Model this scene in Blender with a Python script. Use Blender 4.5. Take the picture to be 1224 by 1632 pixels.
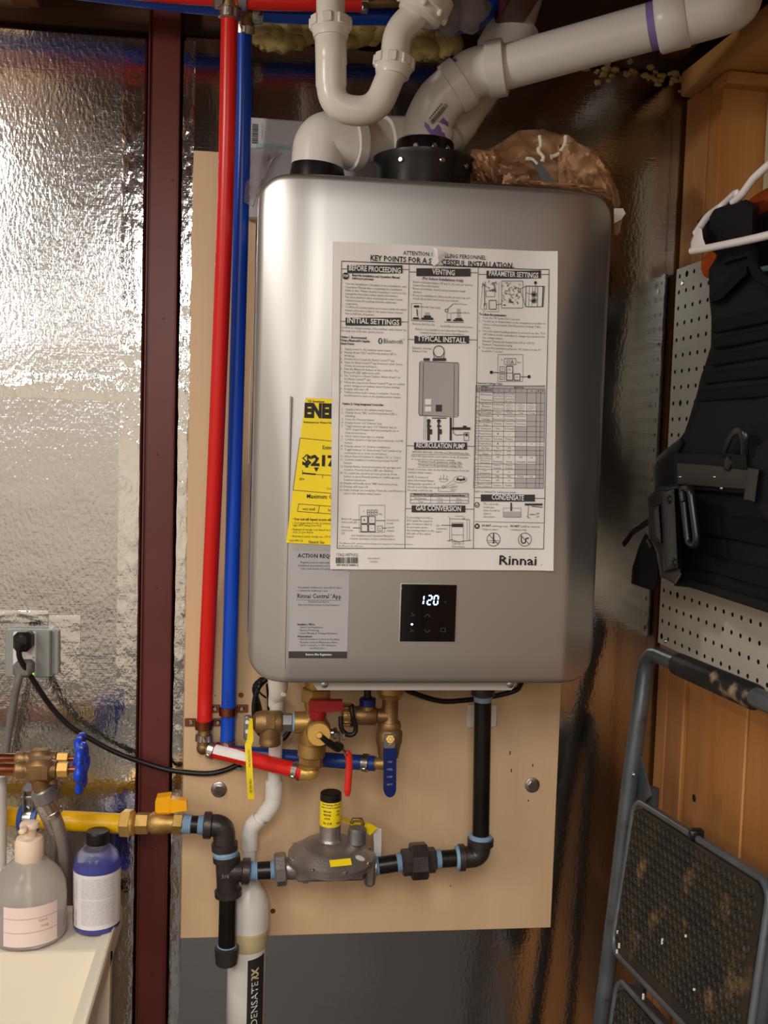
import bpy, bmesh, math, random
from mathutils import Vector as V, Matrix, noise
sc = bpy.context.scene
for o in list(bpy.data.objects): bpy.data.objects.remove(o)
COL = sc.collection
# ------------------------------------------------------------------ camera, world, lights, exposure
F = 1600.0
CAM = V((-.66, -1.601, 1.571))
def cam_axes(yaw, pitch, roll):
    yaw, pitch, roll = [math.radians(a) for a in (yaw, pitch, roll)]
    f = V((math.sin(yaw)*math.cos(pitch), math.cos(yaw)*math.cos(pitch), math.sin(pitch)))
    r = V((math.cos(yaw), -math.sin(yaw), 0)); u = r.cross(f)
    return r*math.cos(roll)+u*math.sin(roll), u*math.cos(roll)-r*math.sin(roll), f
CR, CU, CF = cam_axes(7.06, -4.01, 1.77)
cd = bpy.data.cameras.new('camera'); cam = bpy.data.objects.new('camera', cd); COL.objects.link(cam)
cam.matrix_world = Matrix(((CR.x, CU.x, -CF.x, CAM.x), (CR.y, CU.y, -CF.y, CAM.y), (CR.z, CU.z, -CF.z, CAM.z), (0, 0, 0, 1)))
cd.sensor_fit = 'VERTICAL'; cd.sensor_height = 36; cd.lens = F/1632*36; cd.clip_start = .01
sc.camera = cam
w = bpy.data.worlds.new('world'); sc.world = w; w.use_nodes = True
w.node_tree.nodes['Background'].inputs[0].default_value = (1, .9, .8, 1)
w.node_tree.nodes['Background'].inputs[1].default_value = .02
def lamp(name, loc, power, rad, col):
    l = bpy.data.lights.new(name, 'POINT'); l.energy = power; l.shadow_soft_size = rad; l.color = col
    o = bpy.data.objects.new(name, l); COL.objects.link(o); o.location = loc
lamp('bulb_light', (-1.40, -.78, 2.14), 8, .05, (1, .96, .90))
def panel(loc, sx, sy, power, col=(1, .975, .94)):  # area lamp added as soft fill, out of view behind the camera
    l = bpy.data.lights.new('fill_light', 'AREA'); l.shape = 'RECTANGLE'; l.size = sx; l.size_y = sy; l.energy = power; l.color = col
    o = bpy.data.objects.new('fill_light', l); COL.objects.link(o); o.location = loc
FILL_PANELS = [(-.75, -2.1), (-2.1, -2.0), (-.75, -3.6), (-2.1, -3.6)]
for x, y in FILL_PANELS: panel((x, y, 2.165), .6, 1.1, 17)
sc.view_settings.view_transform = 'Standard'; sc.view_settings.look = 'None'
sc.view_settings.gamma = 1; sc.view_settings.use_curve_mapping = False; sc.view_settings.exposure = .66
# ------------------------------------------------------------------ geometry of the place, from the photo
def ray(px, py): return (px-612)/F*CR-(py-816)/F*CU+CF
def P(px, py, Y):                       # point of the plane y = Y (back wall is y = 0)
    d = ray(px, py); return CAM+d*((Y-CAM.y)/d.y)
DL = math.radians(1.7); W0 = V((0, -.036, 0)); WN = V((-math.cos(DL), -math.sin(DL), 0)); WD = V((math.sin(DL), -math.cos(DL), 0))
def S(px, py, off=0.0):                 # point off the side wall
    d = ray(px, py); return CAM+d*((W0+WN*off-CAM).dot(WN)/d.dot(WN))
def SW(a, z, off=0.0): p = W0+WD*a+WN*off; return V((p.x, p.y, z))   # side wall coordinates: along, height, off the wall
def PZ(px, py, Z): d = ray(px, py); return CAM+d*((Z-CAM.z)/d.z)
def lerp(a, b, t): return a+(b-a)*t
# ------------------------------------------------------------------ materials
def lin(c): return tuple(((x/255+.055)/1.055)**2.4 if x > 10 else x/255/12.92 for x in c)+(1,)
def mat(name, c, rough=.5, metal=0, c2=None, nscale=8, stretch=(1, 1, 1), nmix=(.35, .65), bump=0, bscale=200, bstretch=(1, 1, 1), trans=0, ior=1.45, emit=None, alpha=1, coat=0, rvar=0, spec=.5, sheen=0, dirt=None):
    m = bpy.data.materials.new(name); m.use_nodes = True; N = m.node_tree.nodes; L = m.node_tree.links
    b = N['Principled BSDF']; I = b.inputs
    I['Base Color'].default_value = lin(c); I['Roughness'].default_value = rough; I['Metallic'].default_value = metal
    I['IOR'].default_value = ior; I['Transmission Weight'].default_value = trans; I['Alpha'].default_value = alpha
    I['Coat Weight'].default_value = coat; I['Specular IOR Level'].default_value = spec; I['Sheen Weight'].default_value = sheen
    tc = N.new('ShaderNodeTexCoord')
    def noise_tex(scale, st, det=4):
        mp = N.new('ShaderNodeMapping'); mp.inputs['Scale'].default_value = st; L.new(tc.outputs['Object'], mp.inputs[0])
        t = N.new('ShaderNodeTexNoise'); t.inputs['Scale'].default_value = scale; t.inputs['Detail'].default_value = det
        L.new(mp.outputs[0], t.inputs[0]); return t
    src = None
    if c2:
        t = noise_tex(nscale, stretch, 6); r = N.new('ShaderNodeValToRGB')
        r.color_ramp.elements[0].position = nmix[0]; r.color_ramp.elements[1].position = nmix[1]
        r.color_ramp.elements[0].color = lin(c); r.color_ramp.elements[1].color = lin(c2)
        L.new(t.outputs['Fac'], r.inputs[0]); src = r.outputs[0]
    if dirt:
        dc, ds, lo, hi = dirt
        t = noise_tex(ds, (1, 1, 1), 8); r = N.new('ShaderNodeValToRGB')
        r.color_ramp.elements[0].position = lo; r.color_ramp.elements[1].position = hi
        mx = N.new('ShaderNodeMix'); mx.data_type = 'RGBA'
        L.new(t.outputs['Fac'], r.inputs[0]); L.new(r.outputs[0], mx.inputs['Factor'])
        if src: L.new(src, mx.inputs['A'])
        else: mx.inputs['A'].default_value = lin(c)
        mx.inputs['B'].default_value = lin(dc); src = mx.outputs['Result']
    if src: L.new(src, I['Base Color'])
    if rvar:
        t = noise_tex(nscale*2, stretch); mr = N.new('ShaderNodeMapRange')
        mr.inputs['To Min'].default_value = max(0, rough-rvar); mr.inputs['To Max'].default_value = rough+rvar
        L.new(t.outputs['Fac'], mr.inputs[0]); L.new(mr.outputs[0], I['Roughness'])
    if bump:
        t = noise_tex(bscale, bstretch, 3); bn = N.new('ShaderNodeBump'); bn.inputs['Distance'].default_value = .002
        bn.inputs['Strength'].default_value = bump; L.new(t.outputs['Fac'], bn.inputs['Height']); L.new(bn.outputs[0], I['Normal'])
    if emit: I['Emission Color'].default_value = lin(emit[:3]); I['Emission Strength'].default_value = emit[3]
    return m
def foil_mat(name, fine, linen, rough, tint=(205, 203, 200)):
    m = mat(name, tint, rough, 1); N = m.node_tree.nodes; L = m.node_tree.links; b = N['Principled BSDF']
    tc = N.new('ShaderNodeTexCoord')
    def nt(scale, st, det):
        mp = N.new('ShaderNodeMapping'); mp.inputs['Scale'].default_value = st; L.new(tc.outputs['Object'], mp.inputs[0])
        t = N.new('ShaderNodeTexNoise'); t.inputs['Scale'].default_value = scale; t.inputs['Detail'].default_value = det; L.new(mp.outputs[0], t.inputs[0]); return t
    prev = None
    for sc_, st, det, dist, s in ((210, (1, 1, .5), 2, .0012, fine), (420, (.06, .3, 1), 2, .0004, linen), (9, (1, 1, 1), 2, .012, .03+fine*.26)):
        t = nt(sc_, st, det); bn = N.new('ShaderNodeBump'); bn.inputs['Distance'].default_value = dist; bn.inputs['Strength'].default_value = s
        L.new(t.outputs['Fac'], bn.inputs['Height'])
        if prev: L.new(prev, bn.inputs['Normal'])
        prev = bn.outputs[0]
    L.new(prev, b.inputs['Normal'])
    return m
def wood_mat(name, c, c2, axis, rough=.55, scale=14, knots=True, dirt=None):
    st = [1.0, 1.0, 1.0]; st[axis] = .06
    m = mat(name, c, rough, c2=c2, nscale=scale, stretch=tuple(st), nmix=(.3, .7), bump=.25, bscale=160, bstretch=tuple(st), dirt=dirt)
    return m
M = dict(
 foil=foil_mat('aluminium_foil', .55, .3, .17), foil_smooth=foil_mat('aluminium_foil_smooth', .12, .3, .11, (188, 186, 181)),
 tape=foil_mat('foil_tape', .5, .2, .12, (228, 226, 222)),
 maroon=mat('maroon_painted_steel', (92, 38, 34), .38, c2=(104, 46, 42), nscale=5, bump=.05, bscale=60),
 ply=wood_mat('plywood', (206, 170, 128), (222, 190, 150), 2, .5, 7),
 plyedge=mat('plywood_edge', (170, 130, 90), .7, c2=(196, 160, 118), nscale=200, stretch=(1, 1, .02)),
 pine=wood_mat('pine', (172, 108, 52), (196, 136, 74), 2, .5, 16, dirt=((120, 74, 34), 5, .62, .8)),
 pine_along=wood_mat('pine_along', (190, 132, 72), (208, 154, 92), 1, .5, 16),
 joist=wood_mat('joist_wood', (118, 72, 46), (146, 94, 60), 1, .65, 12),
 rim=wood_mat('rim_wood', (70, 46, 32), (92, 62, 42), 0, .7, 10),
 red=mat('red_pex', (214, 30, 22), .32), blue=mat('blue_pex', (16, 74, 190), .32), darkblue=mat('dark_blue_pex', (22, 52, 120), .35),
 brass=mat('brass', (188, 152, 88), .42, .7, c2=(164, 128, 70), nscale=30, bump=.15, bscale=500),
 brassy=mat('bright_brass', (222, 178, 96), .42, .6), bronze=mat('aged_bronze', (158, 126, 82), .45, .75, c2=(130, 100, 66), nscale=25, bump=.2, bscale=400),
 copper=mat('copper', (170, 104, 74), .34, 1, c2=(138, 82, 58), nscale=20), steel=mat('zinc_steel', (190, 186, 180), .28, 1),
 iron=mat('black_iron', (66, 60, 58), .36, .6, c2=(82, 75, 72), nscale=40, bump=.25, bscale=350), blackpipe=mat('black_pipe', (22, 20, 19), .3, .3, c2=(34, 31, 29), nscale=20),
 paste=mat('blue_thread_paste', (132, 164, 190), .5, bump=.3, bscale=300), pvc=mat('white_pvc', (226, 222, 214), .3), cream=mat('cream_pvc', (206, 190, 142), .38),
 trap=mat('white_plastic', (232, 226, 212), .28), rubber=mat('black_rubber', (20, 19, 19), .42), purple=mat('purple_primer', (134, 112, 176), .5),
 silver=mat('silver_painted_steel', (178, 175, 171), .37, .86), dsteel=mat('grey_bracket', (176, 171, 162), .5, .2),
 film=mat('lilac_film', (112, 100, 156), .3, c2=(60, 52, 92), nscale=18, stretch=(1, 1, .25)),
 paper=mat('white_paper', (236, 232, 226), .6), ink=mat('black_ink', (38, 36, 36), .7), greyink=mat('grey_ink', (96, 92, 90), .7), grey=mat('grey_print', (170, 166, 164), .7), cellgrey=mat('light_grey_print', (186, 181, 179), .7), bar=mat('charcoal_print', (58, 56, 56), .7),
 white=mat('white_print', (238, 236, 232), .6), yellow=mat('yellow_paper', (250, 220, 22), .5), sticker=mat('silver_sticker', (176, 174, 174), .42),
 screen=mat('black_glass', (7, 7, 9), .08), led=mat('display_digit', (200, 225, 255), .4, emit=(150, 200, 255, 5)), dim=mat('dim_icon', (62, 64, 70), .5),
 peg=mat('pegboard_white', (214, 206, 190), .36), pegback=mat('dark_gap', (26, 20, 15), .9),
 pale=mat('pale_panel', (206, 198, 170), .3, bump=.3, bscale=60),
 vest=mat('black_nylon', (27, 26, 27), .85, spec=.2, bump=.5, bscale=900), vestd=mat('black_webbing', (19, 19, 20), .8, spec=.2, bump=.6, bscale=700, bstretch=(1, 1, 4)), plastic=mat('black_plastic', (22, 22, 24), .3), velcro=mat('olive_webbing', (50, 48, 42), .75),
 ladder=mat('grey_enamel', (96, 103, 106), .32, .25, c2=(78, 84, 88), nscale=14, dirt=((70, 62, 50), 30, .62, .75)), tread=mat('dirty_rubber_tread', (38, 34, 28), .6, c2=(54, 46, 34), nscale=20, dirt=((132, 104, 66), 16, .6, .78), bump=.5, bscale=300), grip=mat('worn_foam_grip', (30, 29, 28), .55, dirt=((150, 130, 100), 28, .6, .72), bump=.4, bscale=150),
 hanger=mat('white_hanger', (236, 228, 224), .35), orange=mat('orange_stained_wood', (176, 78, 28), .35, c2=(160, 66, 24), nscale=10),
 tub=mat('laundry_tub_white', (232, 222, 200), .35, dirt=((176, 140, 104), 12, .63, .8)),
 clear=mat('clear_plastic', (246, 244, 240), .08, trans=.94, ior=1.2, rvar=0), lilac=mat('lilac_soap', (190, 178, 212), .1, trans=.6, ior=1.33), cloudy=mat('cloudy_plastic', (250, 243, 230), .2, trans=.7, ior=1.2), pump=mat('cream_pump', (240, 216, 190), .4, dirt=((232, 150, 140), 30, .58, .72)),
 pink=mat('pale_pink_label', (240, 214, 208), .5, c2=(244, 224, 214), nscale=10), pinkink=mat('rose_print', (196, 130, 130), .6), blueliq=mat('blue_liquid', (30, 56, 222), .08, trans=.55, ior=1.33), labelw=mat('white_label', (226, 222, 222), .45), navyp=mat('grey_small_print', (110, 106, 124), .6), redp=mat('red_label', (190, 50, 50), .5),
 teal=mat('teal_print', (160, 196, 192), .5), foam=mat('spray_foam', (172, 146, 84), .75, c2=(200, 178, 118), nscale=30, bump=.6, bscale=90), bag=mat('brown_bag_plastic', (222, 172, 126), .2, c2=(228, 184, 142), nscale=12, trans=.42, bump=.6, bscale=55), pf=mat('clear_wrap', (225, 220, 222), .12, trans=.8, ior=1.15, bump=.6, bscale=70), box=mat('pale_carton', (206, 202, 204), .45),
 cord=mat('black_cord', (17, 16, 16), .42), gcord=mat('grey_cord', (112, 108, 104), .5), braid=mat('braided_hose', (168, 160, 150), .36, .5, bump=.8, bscale=260, bstretch=(1, 1, 3)),
 gas=mat('yellow_gas_coating', (238, 184, 8), .3), yhandle=mat('yellow_handle', (250, 176, 14), .35), bhandle=mat('blue_handle', (18, 66, 196), .32), navyh=mat('navy_handle', (16, 34, 96), .35), rhandle=mat('red_handle', (150, 26, 32), .35), redv=mat('red_vinyl', (216, 44, 34), .35),
 cast=mat('cast_aluminium', (164, 157, 153), .34, .7, c2=(142, 135, 131), nscale=30, bump=.2, bscale=300), galv=mat('galvanised', (150, 148, 148), .4, .8), plate=mat('grey_cover_plate', (150, 152, 148), .4, .2), outlet=mat('white_outlet', (226, 222, 214), .4), green=mat('green_led', (120, 240, 60), .4, emit=(120, 255, 60, 2)),
 clampb=mat('blue_cushion', (66, 96, 178), .45), concrete=mat('dark_concrete', (62, 60, 60), .6, c2=(76, 74, 72), nscale=5), beige=mat('beige_wall', (216, 206, 190), .6), ceilm=mat('subfloor', (120, 92, 62), .7, c2=(140, 108, 74), nscale=6), bulb=mat('frosted_glass', (255, 250, 240), .3, emit=(255, 228, 196, 6)), porcelain=mat('porcelain', (230, 226, 216), .3), frosty=mat('white_bit', (225, 215, 205), .4), knife=mat('grey_flap', (110, 116, 118), .4, .4), flake=mat('white_flake', (236, 226, 208), .5))
# ------------------------------------------------------------------ mesh builder
ROOT = {}
def frame(ax, ref=None):
    ax = ax.normalized(); ref = ref or (V((0, 0, 1)) if abs(ax.z) < .9 else V((0, 1, 0)))
    u = (ref-ax*ref.dot(ax)).normalized(); return u, ax.cross(u)
class MB:
    def __init__(s): s.v = []; s.f = []
    def add(s, v, f):
        n = len(s.v); s.v += [V(p) for p in v]; s.f += [tuple(i+n for i in q) for q in f]; return s
    def box(s, c, size, bev=.002, ax=None):     # ax: three axes
        c = V(c); h = V(size)/2; ax = ax or (V((1, 0, 0)), V((0, 1, 0)), V((0, 0, 1))); bev = min(bev, min(h)*.9)
        v = []; idx = {}
        for sx in (-1, 1):
            for sy in (-1, 1):
                for sz in (-1, 1):
                    for k in range(3):
                        q = [sx*(h.x-bev), sy*(h.y-bev), sz*(h.z-bev)]; q[k] = (sx, sy, sz)[k]*h[k]
                        idx[(sx, sy, sz, k)] = len(v); v.append(c+ax[0]*q[0]+ax[1]*q[1]+ax[2]*q[2])
        f = []
        for k in range(3):
            a, b = (k+1) % 3, (k+2) % 3
            for sg in (-1, 1):
                q = []
                for sa, sb in ((-1, -1), (1, -1), (1, 1), (-1, 1)):
                    t = [0, 0, 0]; t[k] = sg; t[a] = sa; t[b] = sb; q.append(idx[(*t, k)])
                f.append(q if sg > 0 else q[::-1])
            for sa in (-1, 1):
                for sb in (-1, 1):
                    def g(sk, kk): t = [0, 0, 0]; t[k] = sk; t[a] = sa; t[b] = sb; return idx[(*t, kk)]
                    q = [g(-1, a), g(1, a), g(1, b), g(-1, b)]; f.append(q if sa*sb < 0 else q[::-1])
        for sx in (-1, 1):
            for sy in (-1, 1):
                for sz in (-1, 1):
                    q = [idx[(sx, sy, sz, k)] for k in range(3)]; f.append(q if sx*sy*sz > 0 else q[::-1])
        return s.add(v, f)
    def tube(s, pts, r, n=14, caps=True, closed=False, flat=1.0, ref=None):
        pts = [V(p) for p in pts]; m = len(pts); rr = r if isinstance(r, (list, tuple)) else [r]*m
        T = []
        for i in range(m):
            a = pts[(i-1) % m] if (closed or i) else pts[0]; b = pts[(i+1) % m] if (closed or i < m-1) else pts[-1]
            T.append((b-a).normalized())
        u, _ = frame(T[0], ref); v = []; f = []
        for i in range(m):
            u = (u-T[i]*u.dot(T[i])).normalized(); w_ = T[i].cross(u)
            for k in range(n):
                a = 2*math.pi*k/n; v.append(pts[i]+u*(math.cos(a)*rr[i])+w_*(math.sin(a)*rr[i]*flat))
        for i in range(m if closed else m-1):
            j = (i+1) % m
            for k in range(n): l = (k+1) % n; f.append((i*n+k, i*n+l, j*n+l, j*n+k))
        if caps and not closed: f.append(tuple(range(n))[::-1]); f.append(tuple((m-1)*n+k for k in range(n)))
        return s.add(v, f)
    def rev(s, A, B, prof, n=20, ref=None, caps=True, rot=0, sy=1.0):   # profile of (fraction of AB, radius)
        A, B = V(A), V(B); u, w_ = frame(B-A, ref); v = []; f = []
        for t, r in prof:
            for k in range(n): a = 2*math.pi*k/n+rot; v.append(lerp(A, B, t)+u*(math.cos(a)*r)+w_*(math.sin(a)*r*sy))
        m = len(prof)
        for i in range(m-1):
            for k in range(n): l = (k+1) % n; f.append((i*n+k, i*n+l, (i+1)*n+l, (i+1)*n+k))
        if caps: f.append(tuple(range(n))[::-1]); f.append(tuple((m-1)*n+k for k in range(n)))
        return s.add(v, f)
    def cyl(s, A, B, r, n=20, bev=.12, rot=0, ref=None):
        L_ = (V(B)-V(A)).length; e = min(.45, r*bev/max(L_, 1e-6))
        return s.rev(A, B, [(0, r*(1-bev)), (e, r), (1-e, r), (1, r*(1-bev))], n, ref, True, rot)
    def hexa(s, A, B, r, rot=0, ref=None): return s.cyl(A, B, r, 6, .08, rot, ref)
    def ball(s, c, r, n=12, sq=(1, 1, 1)):
        v = []; f = []; m = n//2
        for i in range(m+1):
            for k in range(n):
                a, b = math.pi*i/m, 2*math.pi*k/n
                v.append(V(c)+V((math.sin(a)*math.cos(b)*r*sq[0], math.sin(a)*math.sin(b)*r*sq[1], math.cos(a)*r*sq[2])))
        for i in range(m):
            for k in range(n): l = (k+1) % n; f.append((i*n+k, (i+1)*n+k, (i+1)*n+l, i*n+l))
        return s.add(v, f)
    def prism(s, poly, ext):
        poly = [V(p) for p in poly]; n = len(poly); ext = V(ext)
        nn = sum(((poly[i]-poly[0]).cross(poly[(i+1) % n]-poly[0]) for i in range(1, n)), V((0, 0, 0)))
        if nn.dot(ext) > 0: poly = poly[::-1]
        v = poly+[p+ext for p in poly]; f = [tuple(range(n)), tuple(range(2*n-1, n-1, -1))]
        f += [(i, i+n, (i+1) % n+n, (i+1) % n) for i in range(n)]
        return s.add(v, f)
    def grid(s, rows, thick=None):      # rows of points; thick: vector for a second skin
        m, n = len(rows), len(rows[0]); v = [p for r in rows for p in r]
        f = [(i*n+k, i*n+k+1, (i+1)*n+k+1, (i+1)*n+k) for i in range(m-1) for k in range(n-1)]
        if thick is not None:
            t = V(thick); N_ = len(v); v = v+[V(p)+t for p in v]; f += [tuple(x+N_ for x in q)[::-1] for q in f]
            rim = [k for k in range(n)]+[i*n+n-1 for i in range(1, m)]+[(m-1)*n+k for k in range(n-2, -1, -1)]+[i*n for i in range(m-2, 0, -1)]
            f += [(rim[i], rim[i]+N_, rim[(i+1) % len(rim)]+N_, rim[(i+1) % len(rim)]) for i in range(len(rim))]
        return s.add(v, f)
    def build(s, name, m, parent=None, smooth=38, loc=None):
        me = bpy.data.meshes.new(name)
        if parent is not None: base = ROOT[parent.name]
        else:
            if loc is None:
                lo = [min(p[k] for p in s.v) for k in range(3)]; hi = [max(p[k] for p in s.v) for k in range(3)]
                loc = V(((lo[0]+hi[0])/2, (lo[1]+hi[1])/2, lo[2]))
            base = V(loc)
        me.from_pydata([p-base for p in s.v], [], s.f); me.update()
        if smooth:
            me.polygons.foreach_set('use_smooth', [True]*len(me.polygons)); me.set_sharp_from_angle(angle=math.radians(smooth))
        me.materials.append(M[m] if isinstance(m, str) else m)
        o = bpy.data.objects.new(name, me); COL.objects.link(o); ROOT[o.name] = base
        if parent is not None: o.parent = parent
        else: o.location = base
        return o
def tag(o, label, cat, group=None):
    o['label'] = label; o['category'] = cat
    if group: o['group'] = group
    return o
def thing(name, label, cat, loc, group=None):
    o = bpy.data.objects.new(name, None); COL.objects.link(o); o.location = V(loc); o.empty_display_size = .03; ROOT[o.name] = V(loc)
    return tag(o, label, cat, group)
def struct(o): o['kind'] = 'structure'; return o
def bend(pts, rad, n=7):                # round the corners of a polyline
    pts = [V(p) for p in pts]; out = [pts[0]]
    for i in range(1, len(pts)-1):
        a, b, c = pts[i-1], pts[i], pts[i+1]; r = rad[i-1] if isinstance(rad, (list, tuple)) else rad
        d1, d2 = (a-b), (c-b); r = min(r, d1.length*.49, d2.length*.49); p, q = b+d1.normalized()*r, b+d2.normalized()*r
        for k in range(n+1): t = k/n; out.append(p*(1-t)**2+b*2*t*(1-t)+q*t*t)
    out.append(pts[-1]); return out
def spline(pts, n=8):                   # Catmull-Rom
    pts = [V(p) for p in pts]; q = [pts[0]*2-pts[1]]+pts+[pts[-1]*2-pts[-2]]; out = []
    for i in range(1, len(q)-2):
        for k in range(n):
            t = k/n; a, b, c, d = q[i-1:i+3]
            out.append(.5*((2*b)+(c-a)*t+(2*a-5*b+4*c-d)*t*t+(3*b-a-3*c+d)*t**3))
    out.append(pts[-1]); return out
def texts(mb, items, place, res=1):
    # items: (string, x, y, height, width or None, align, bold); place(x, y) gives the world point
    made = []
    for it in items:
        st, x, y, h, wd, al, bold = (list(it)+[None, 'L', 0])[:7] if len(it) < 7 else it
        c = bpy.data.curves.new('t', 'FONT'); c.body = st; c.resolution_u = res; c.offset = bold; o = bpy.data.objects.new('t', c); COL.objects.link(o); made.append((o, x, y, h, wd, al))
    bpy.context.view_layer.update(); dg = bpy.context.evaluated_depsgraph_get()
    for o, x, y, h, wd, al in made:
        e = o.evaluated_get(dg); me = e.to_mesh()
        if len(me.vertices):
            xs = [v.co.x for v in me.vertices]; x0, x1 = min(xs), max(xs); k = h/.7; kx = wd/(x1-x0) if wd else k
            sh = {'L': 0, 'C': -.5, 'R': -1}[al]*(x1-x0)
            mb.add([place(x+(v.co.x-x0+sh)*kx, y-v.co.y*k) for v in me.vertices], [tuple(p.vertices) for p in me.polygons])
        e.to_mesh_clear(); c = o.data; bpy.data.objects.remove(o); bpy.data.curves.remove(c)
def rect(mb, x0, y0, x1, y1, place): mb.add([place(x0, y0), place(x0, y1), place(x1, y1), place(x1, y0)], [(0, 1, 2, 3)])
def line(mb, x0, y0, x1, y1, wd, place):
    dx, dy = x1-x0, y1-y0; l = math.hypot(dx, dy); nx, ny = -dy/l*wd/2, dx/l*wd/2
    q = [(x0+nx, y0+ny), (x1+nx, y1+ny), (x1-nx, y1-ny), (x0-nx, y0-ny)]; mb.add([place(*p) for p in q], [(3, 2, 1, 0)])
def frame_rect(mb, x0, y0, x1, y1, wd, place):
    for a in ((x0, y0, x1, y0), (x1, y0, x1, y1), (x1, y1, x0, y1), (x0, y1, x0, y0)): line(mb, *a, wd, place)
def disc(mb, cx, cy, r, place, r0=0, n=20):
    o = [place(cx+r*math.cos(2*math.pi*k/n), cy+r*math.sin(2*math.pi*k/n)) for k in range(n)]
    if r0:
        i = [place(cx+r0*math.cos(2*math.pi*k/n), cy+r0*math.sin(2*math.pi*k/n)) for k in range(n)]
        mb.add(o+i, [(k, n+k, n+(k+1) % n, (k+1) % n) for k in range(n)])
    else: mb.add(o, [tuple(range(n))[::-1]])
random.seed(4)
# ------------------------------------------------------------------ the room
def slabobj(name, c, size, m, parent=None, bev=.002): return MB().box(c, size, bev).build(name, m, parent)
PX0, PX1 = -.842, -.794                    # steel post between the two foil-faced boards
wb = struct(slabobj('wall_back', (-1.3, .12, 1.25), (3.4, .06, 2.5), 'rim'))
MB().box((-1.93, .0275, 1.07), (2.17, .055, 2.20), .003).build('insulation_board', 'foil', wb)
MB().box((-.38, .0275, 1.089), (.82, .055, 2.178), .003).build('insulation_board', 'foil_smooth', wb)
def tape(x0, x1, z0, z1, parent, horiz=False, y=-.0012, amp=.0016):
    nx, nz = (6, int((z1-z0)/.008)) if not horiz else (int((x1-x0)/.008), 6)
    rows = []
    for i in range(nz+1):
        r = []
        for k in range(nx+1):
            x = lerp(x0, x1, k/nx); z = lerp(z1, z0, i/nz); e = 0 if k in (0, nx) or i in (0, nz) else 1
            d = noise.noise(V((x*60, z*110, 3)))*amp+noise.noise(V((x*150, z*230, 9)))*amp*.6
            r.append(V((x+noise.noise(V((z*40, x*3, 1)))*.0012, y-max(0, abs(d)*e), z)))
        rows.append(r)
    MB().grid(rows, (0, .001, 0)).build('foil_tape', 'tape', parent, 60)
tape(-.880, -.848, .1, 2.16, wb); tape(-.790, -.772, .1, 2.17, wb, amp=.002)
tape(-1.10, -.858, 1.621, 1.660, wb, True); tape(-.983, -.935, 1.165, 1.285, wb); tape(-1.10, -.984, 1.272, 1.292, wb, True)
st = thing('steel_post', 'maroon painted steel post standing between the foil faced wall boards', 'post', (-.818, 0, 0))
MB().box((-.818, .04, 1.12), (PX1-PX0, .088, 2.24), .003).build('web', 'maroon', st)
for x in (PX0+.0015, PX1-.002): MB().box((x, -.006, 1.12), (.003, .006, 2.24), .001).build('flange', 'maroon', st)
for i in range(7):
    x = PX0+.02+random.random()*.02
    MB().rev((x, -.0035, .7+i*.21), (x, -.0055, .7+i*.21), [(0, .002), (1, .0012)], 8).build('weld_spot', 'maroon', st)
wr = struct(MB().prism([SW(-.3, -.01, -.22), SW(4.9, -.01, -.22), SW(4.9, -.01, -.11), SW(-.3, -.01, -.11)], (0, 0, 2.6)).build('wall_right', 'rim'))
def swbox(mb, a0, a1, z0, z1, o0, o1, bev=.002): mb.box(SW((a0+a1)/2, (z0+z1)/2, (o0+o1)/2), (abs(a1-a0), abs(z1-z0), abs(o1-o0)), bev, (WD, V((0, 0, 1)), WN)); return mb
def sw(name, a0, a1, z0, z1, o0, o1, m, parent, bev=.002): return swbox(MB(), a0, a1, z0, z1, o0, o1, bev).build(name, m, parent)
sw('stud', -.026, .012, 0, 2.135, -.10, -.009, 'pine', wr)
sw('stud', .014, .050, 1.2, 2.132, -.109, -.0095, 'pine', wr); sw('stud', .052, .088, 1.2, 2.132, -.109, -.012, 'pine', wr)
sw('plank', .014, .072, .0, 1.252, -.108, -.010, 'pine', wr); sw('plank', .075, .175, 0, 1.25, -.049, -.016, 'pine', wr)
sw('plank', .178, .262, 0, 1.25, -.049, -.012, 'pine', wr); sw('plank', .265, .40, 0, 1.25, -.049, -.014, 'pine', wr)
for a in (.403, .545, .69, .83): sw('plank', a, a+.138, 0, 1.25, -.049, -.014, 'pine', wr)
for a in (.015, .062): pass
tm = struct(sw('trim_1', -.02, 1.4, 2.136, 2.175, -.105, .006, 'pine_along', None, .003)); sw('cleat', .060, .112, 2.116, 2.134, -.085, -.008, 'pine', tm)
sw('upper_panel', .09, .40, 1.2, 2.134, -.109, -.084, 'pale', wr); sw('stud', .42, .46, 1.2, 2.134, -.109, -.012, 'pine', wr); sw('upper_board', .47, 1.6, 1.2, 2.134, -.109, -.020, 'pine', wr)
for a in (.9, 1.5, 2.1, 2.7, 3.3): sw('stud', a, a+.045, 0, 2.13, -.049, -.009, 'pine', wr)
q = S(1106, 1272, -.0158); MB().rev(q, q+WN*.0004, [(0, .006), (1, .005)], 14, V((0, 0, 1))).build('knot', 'pegback', wr)
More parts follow.
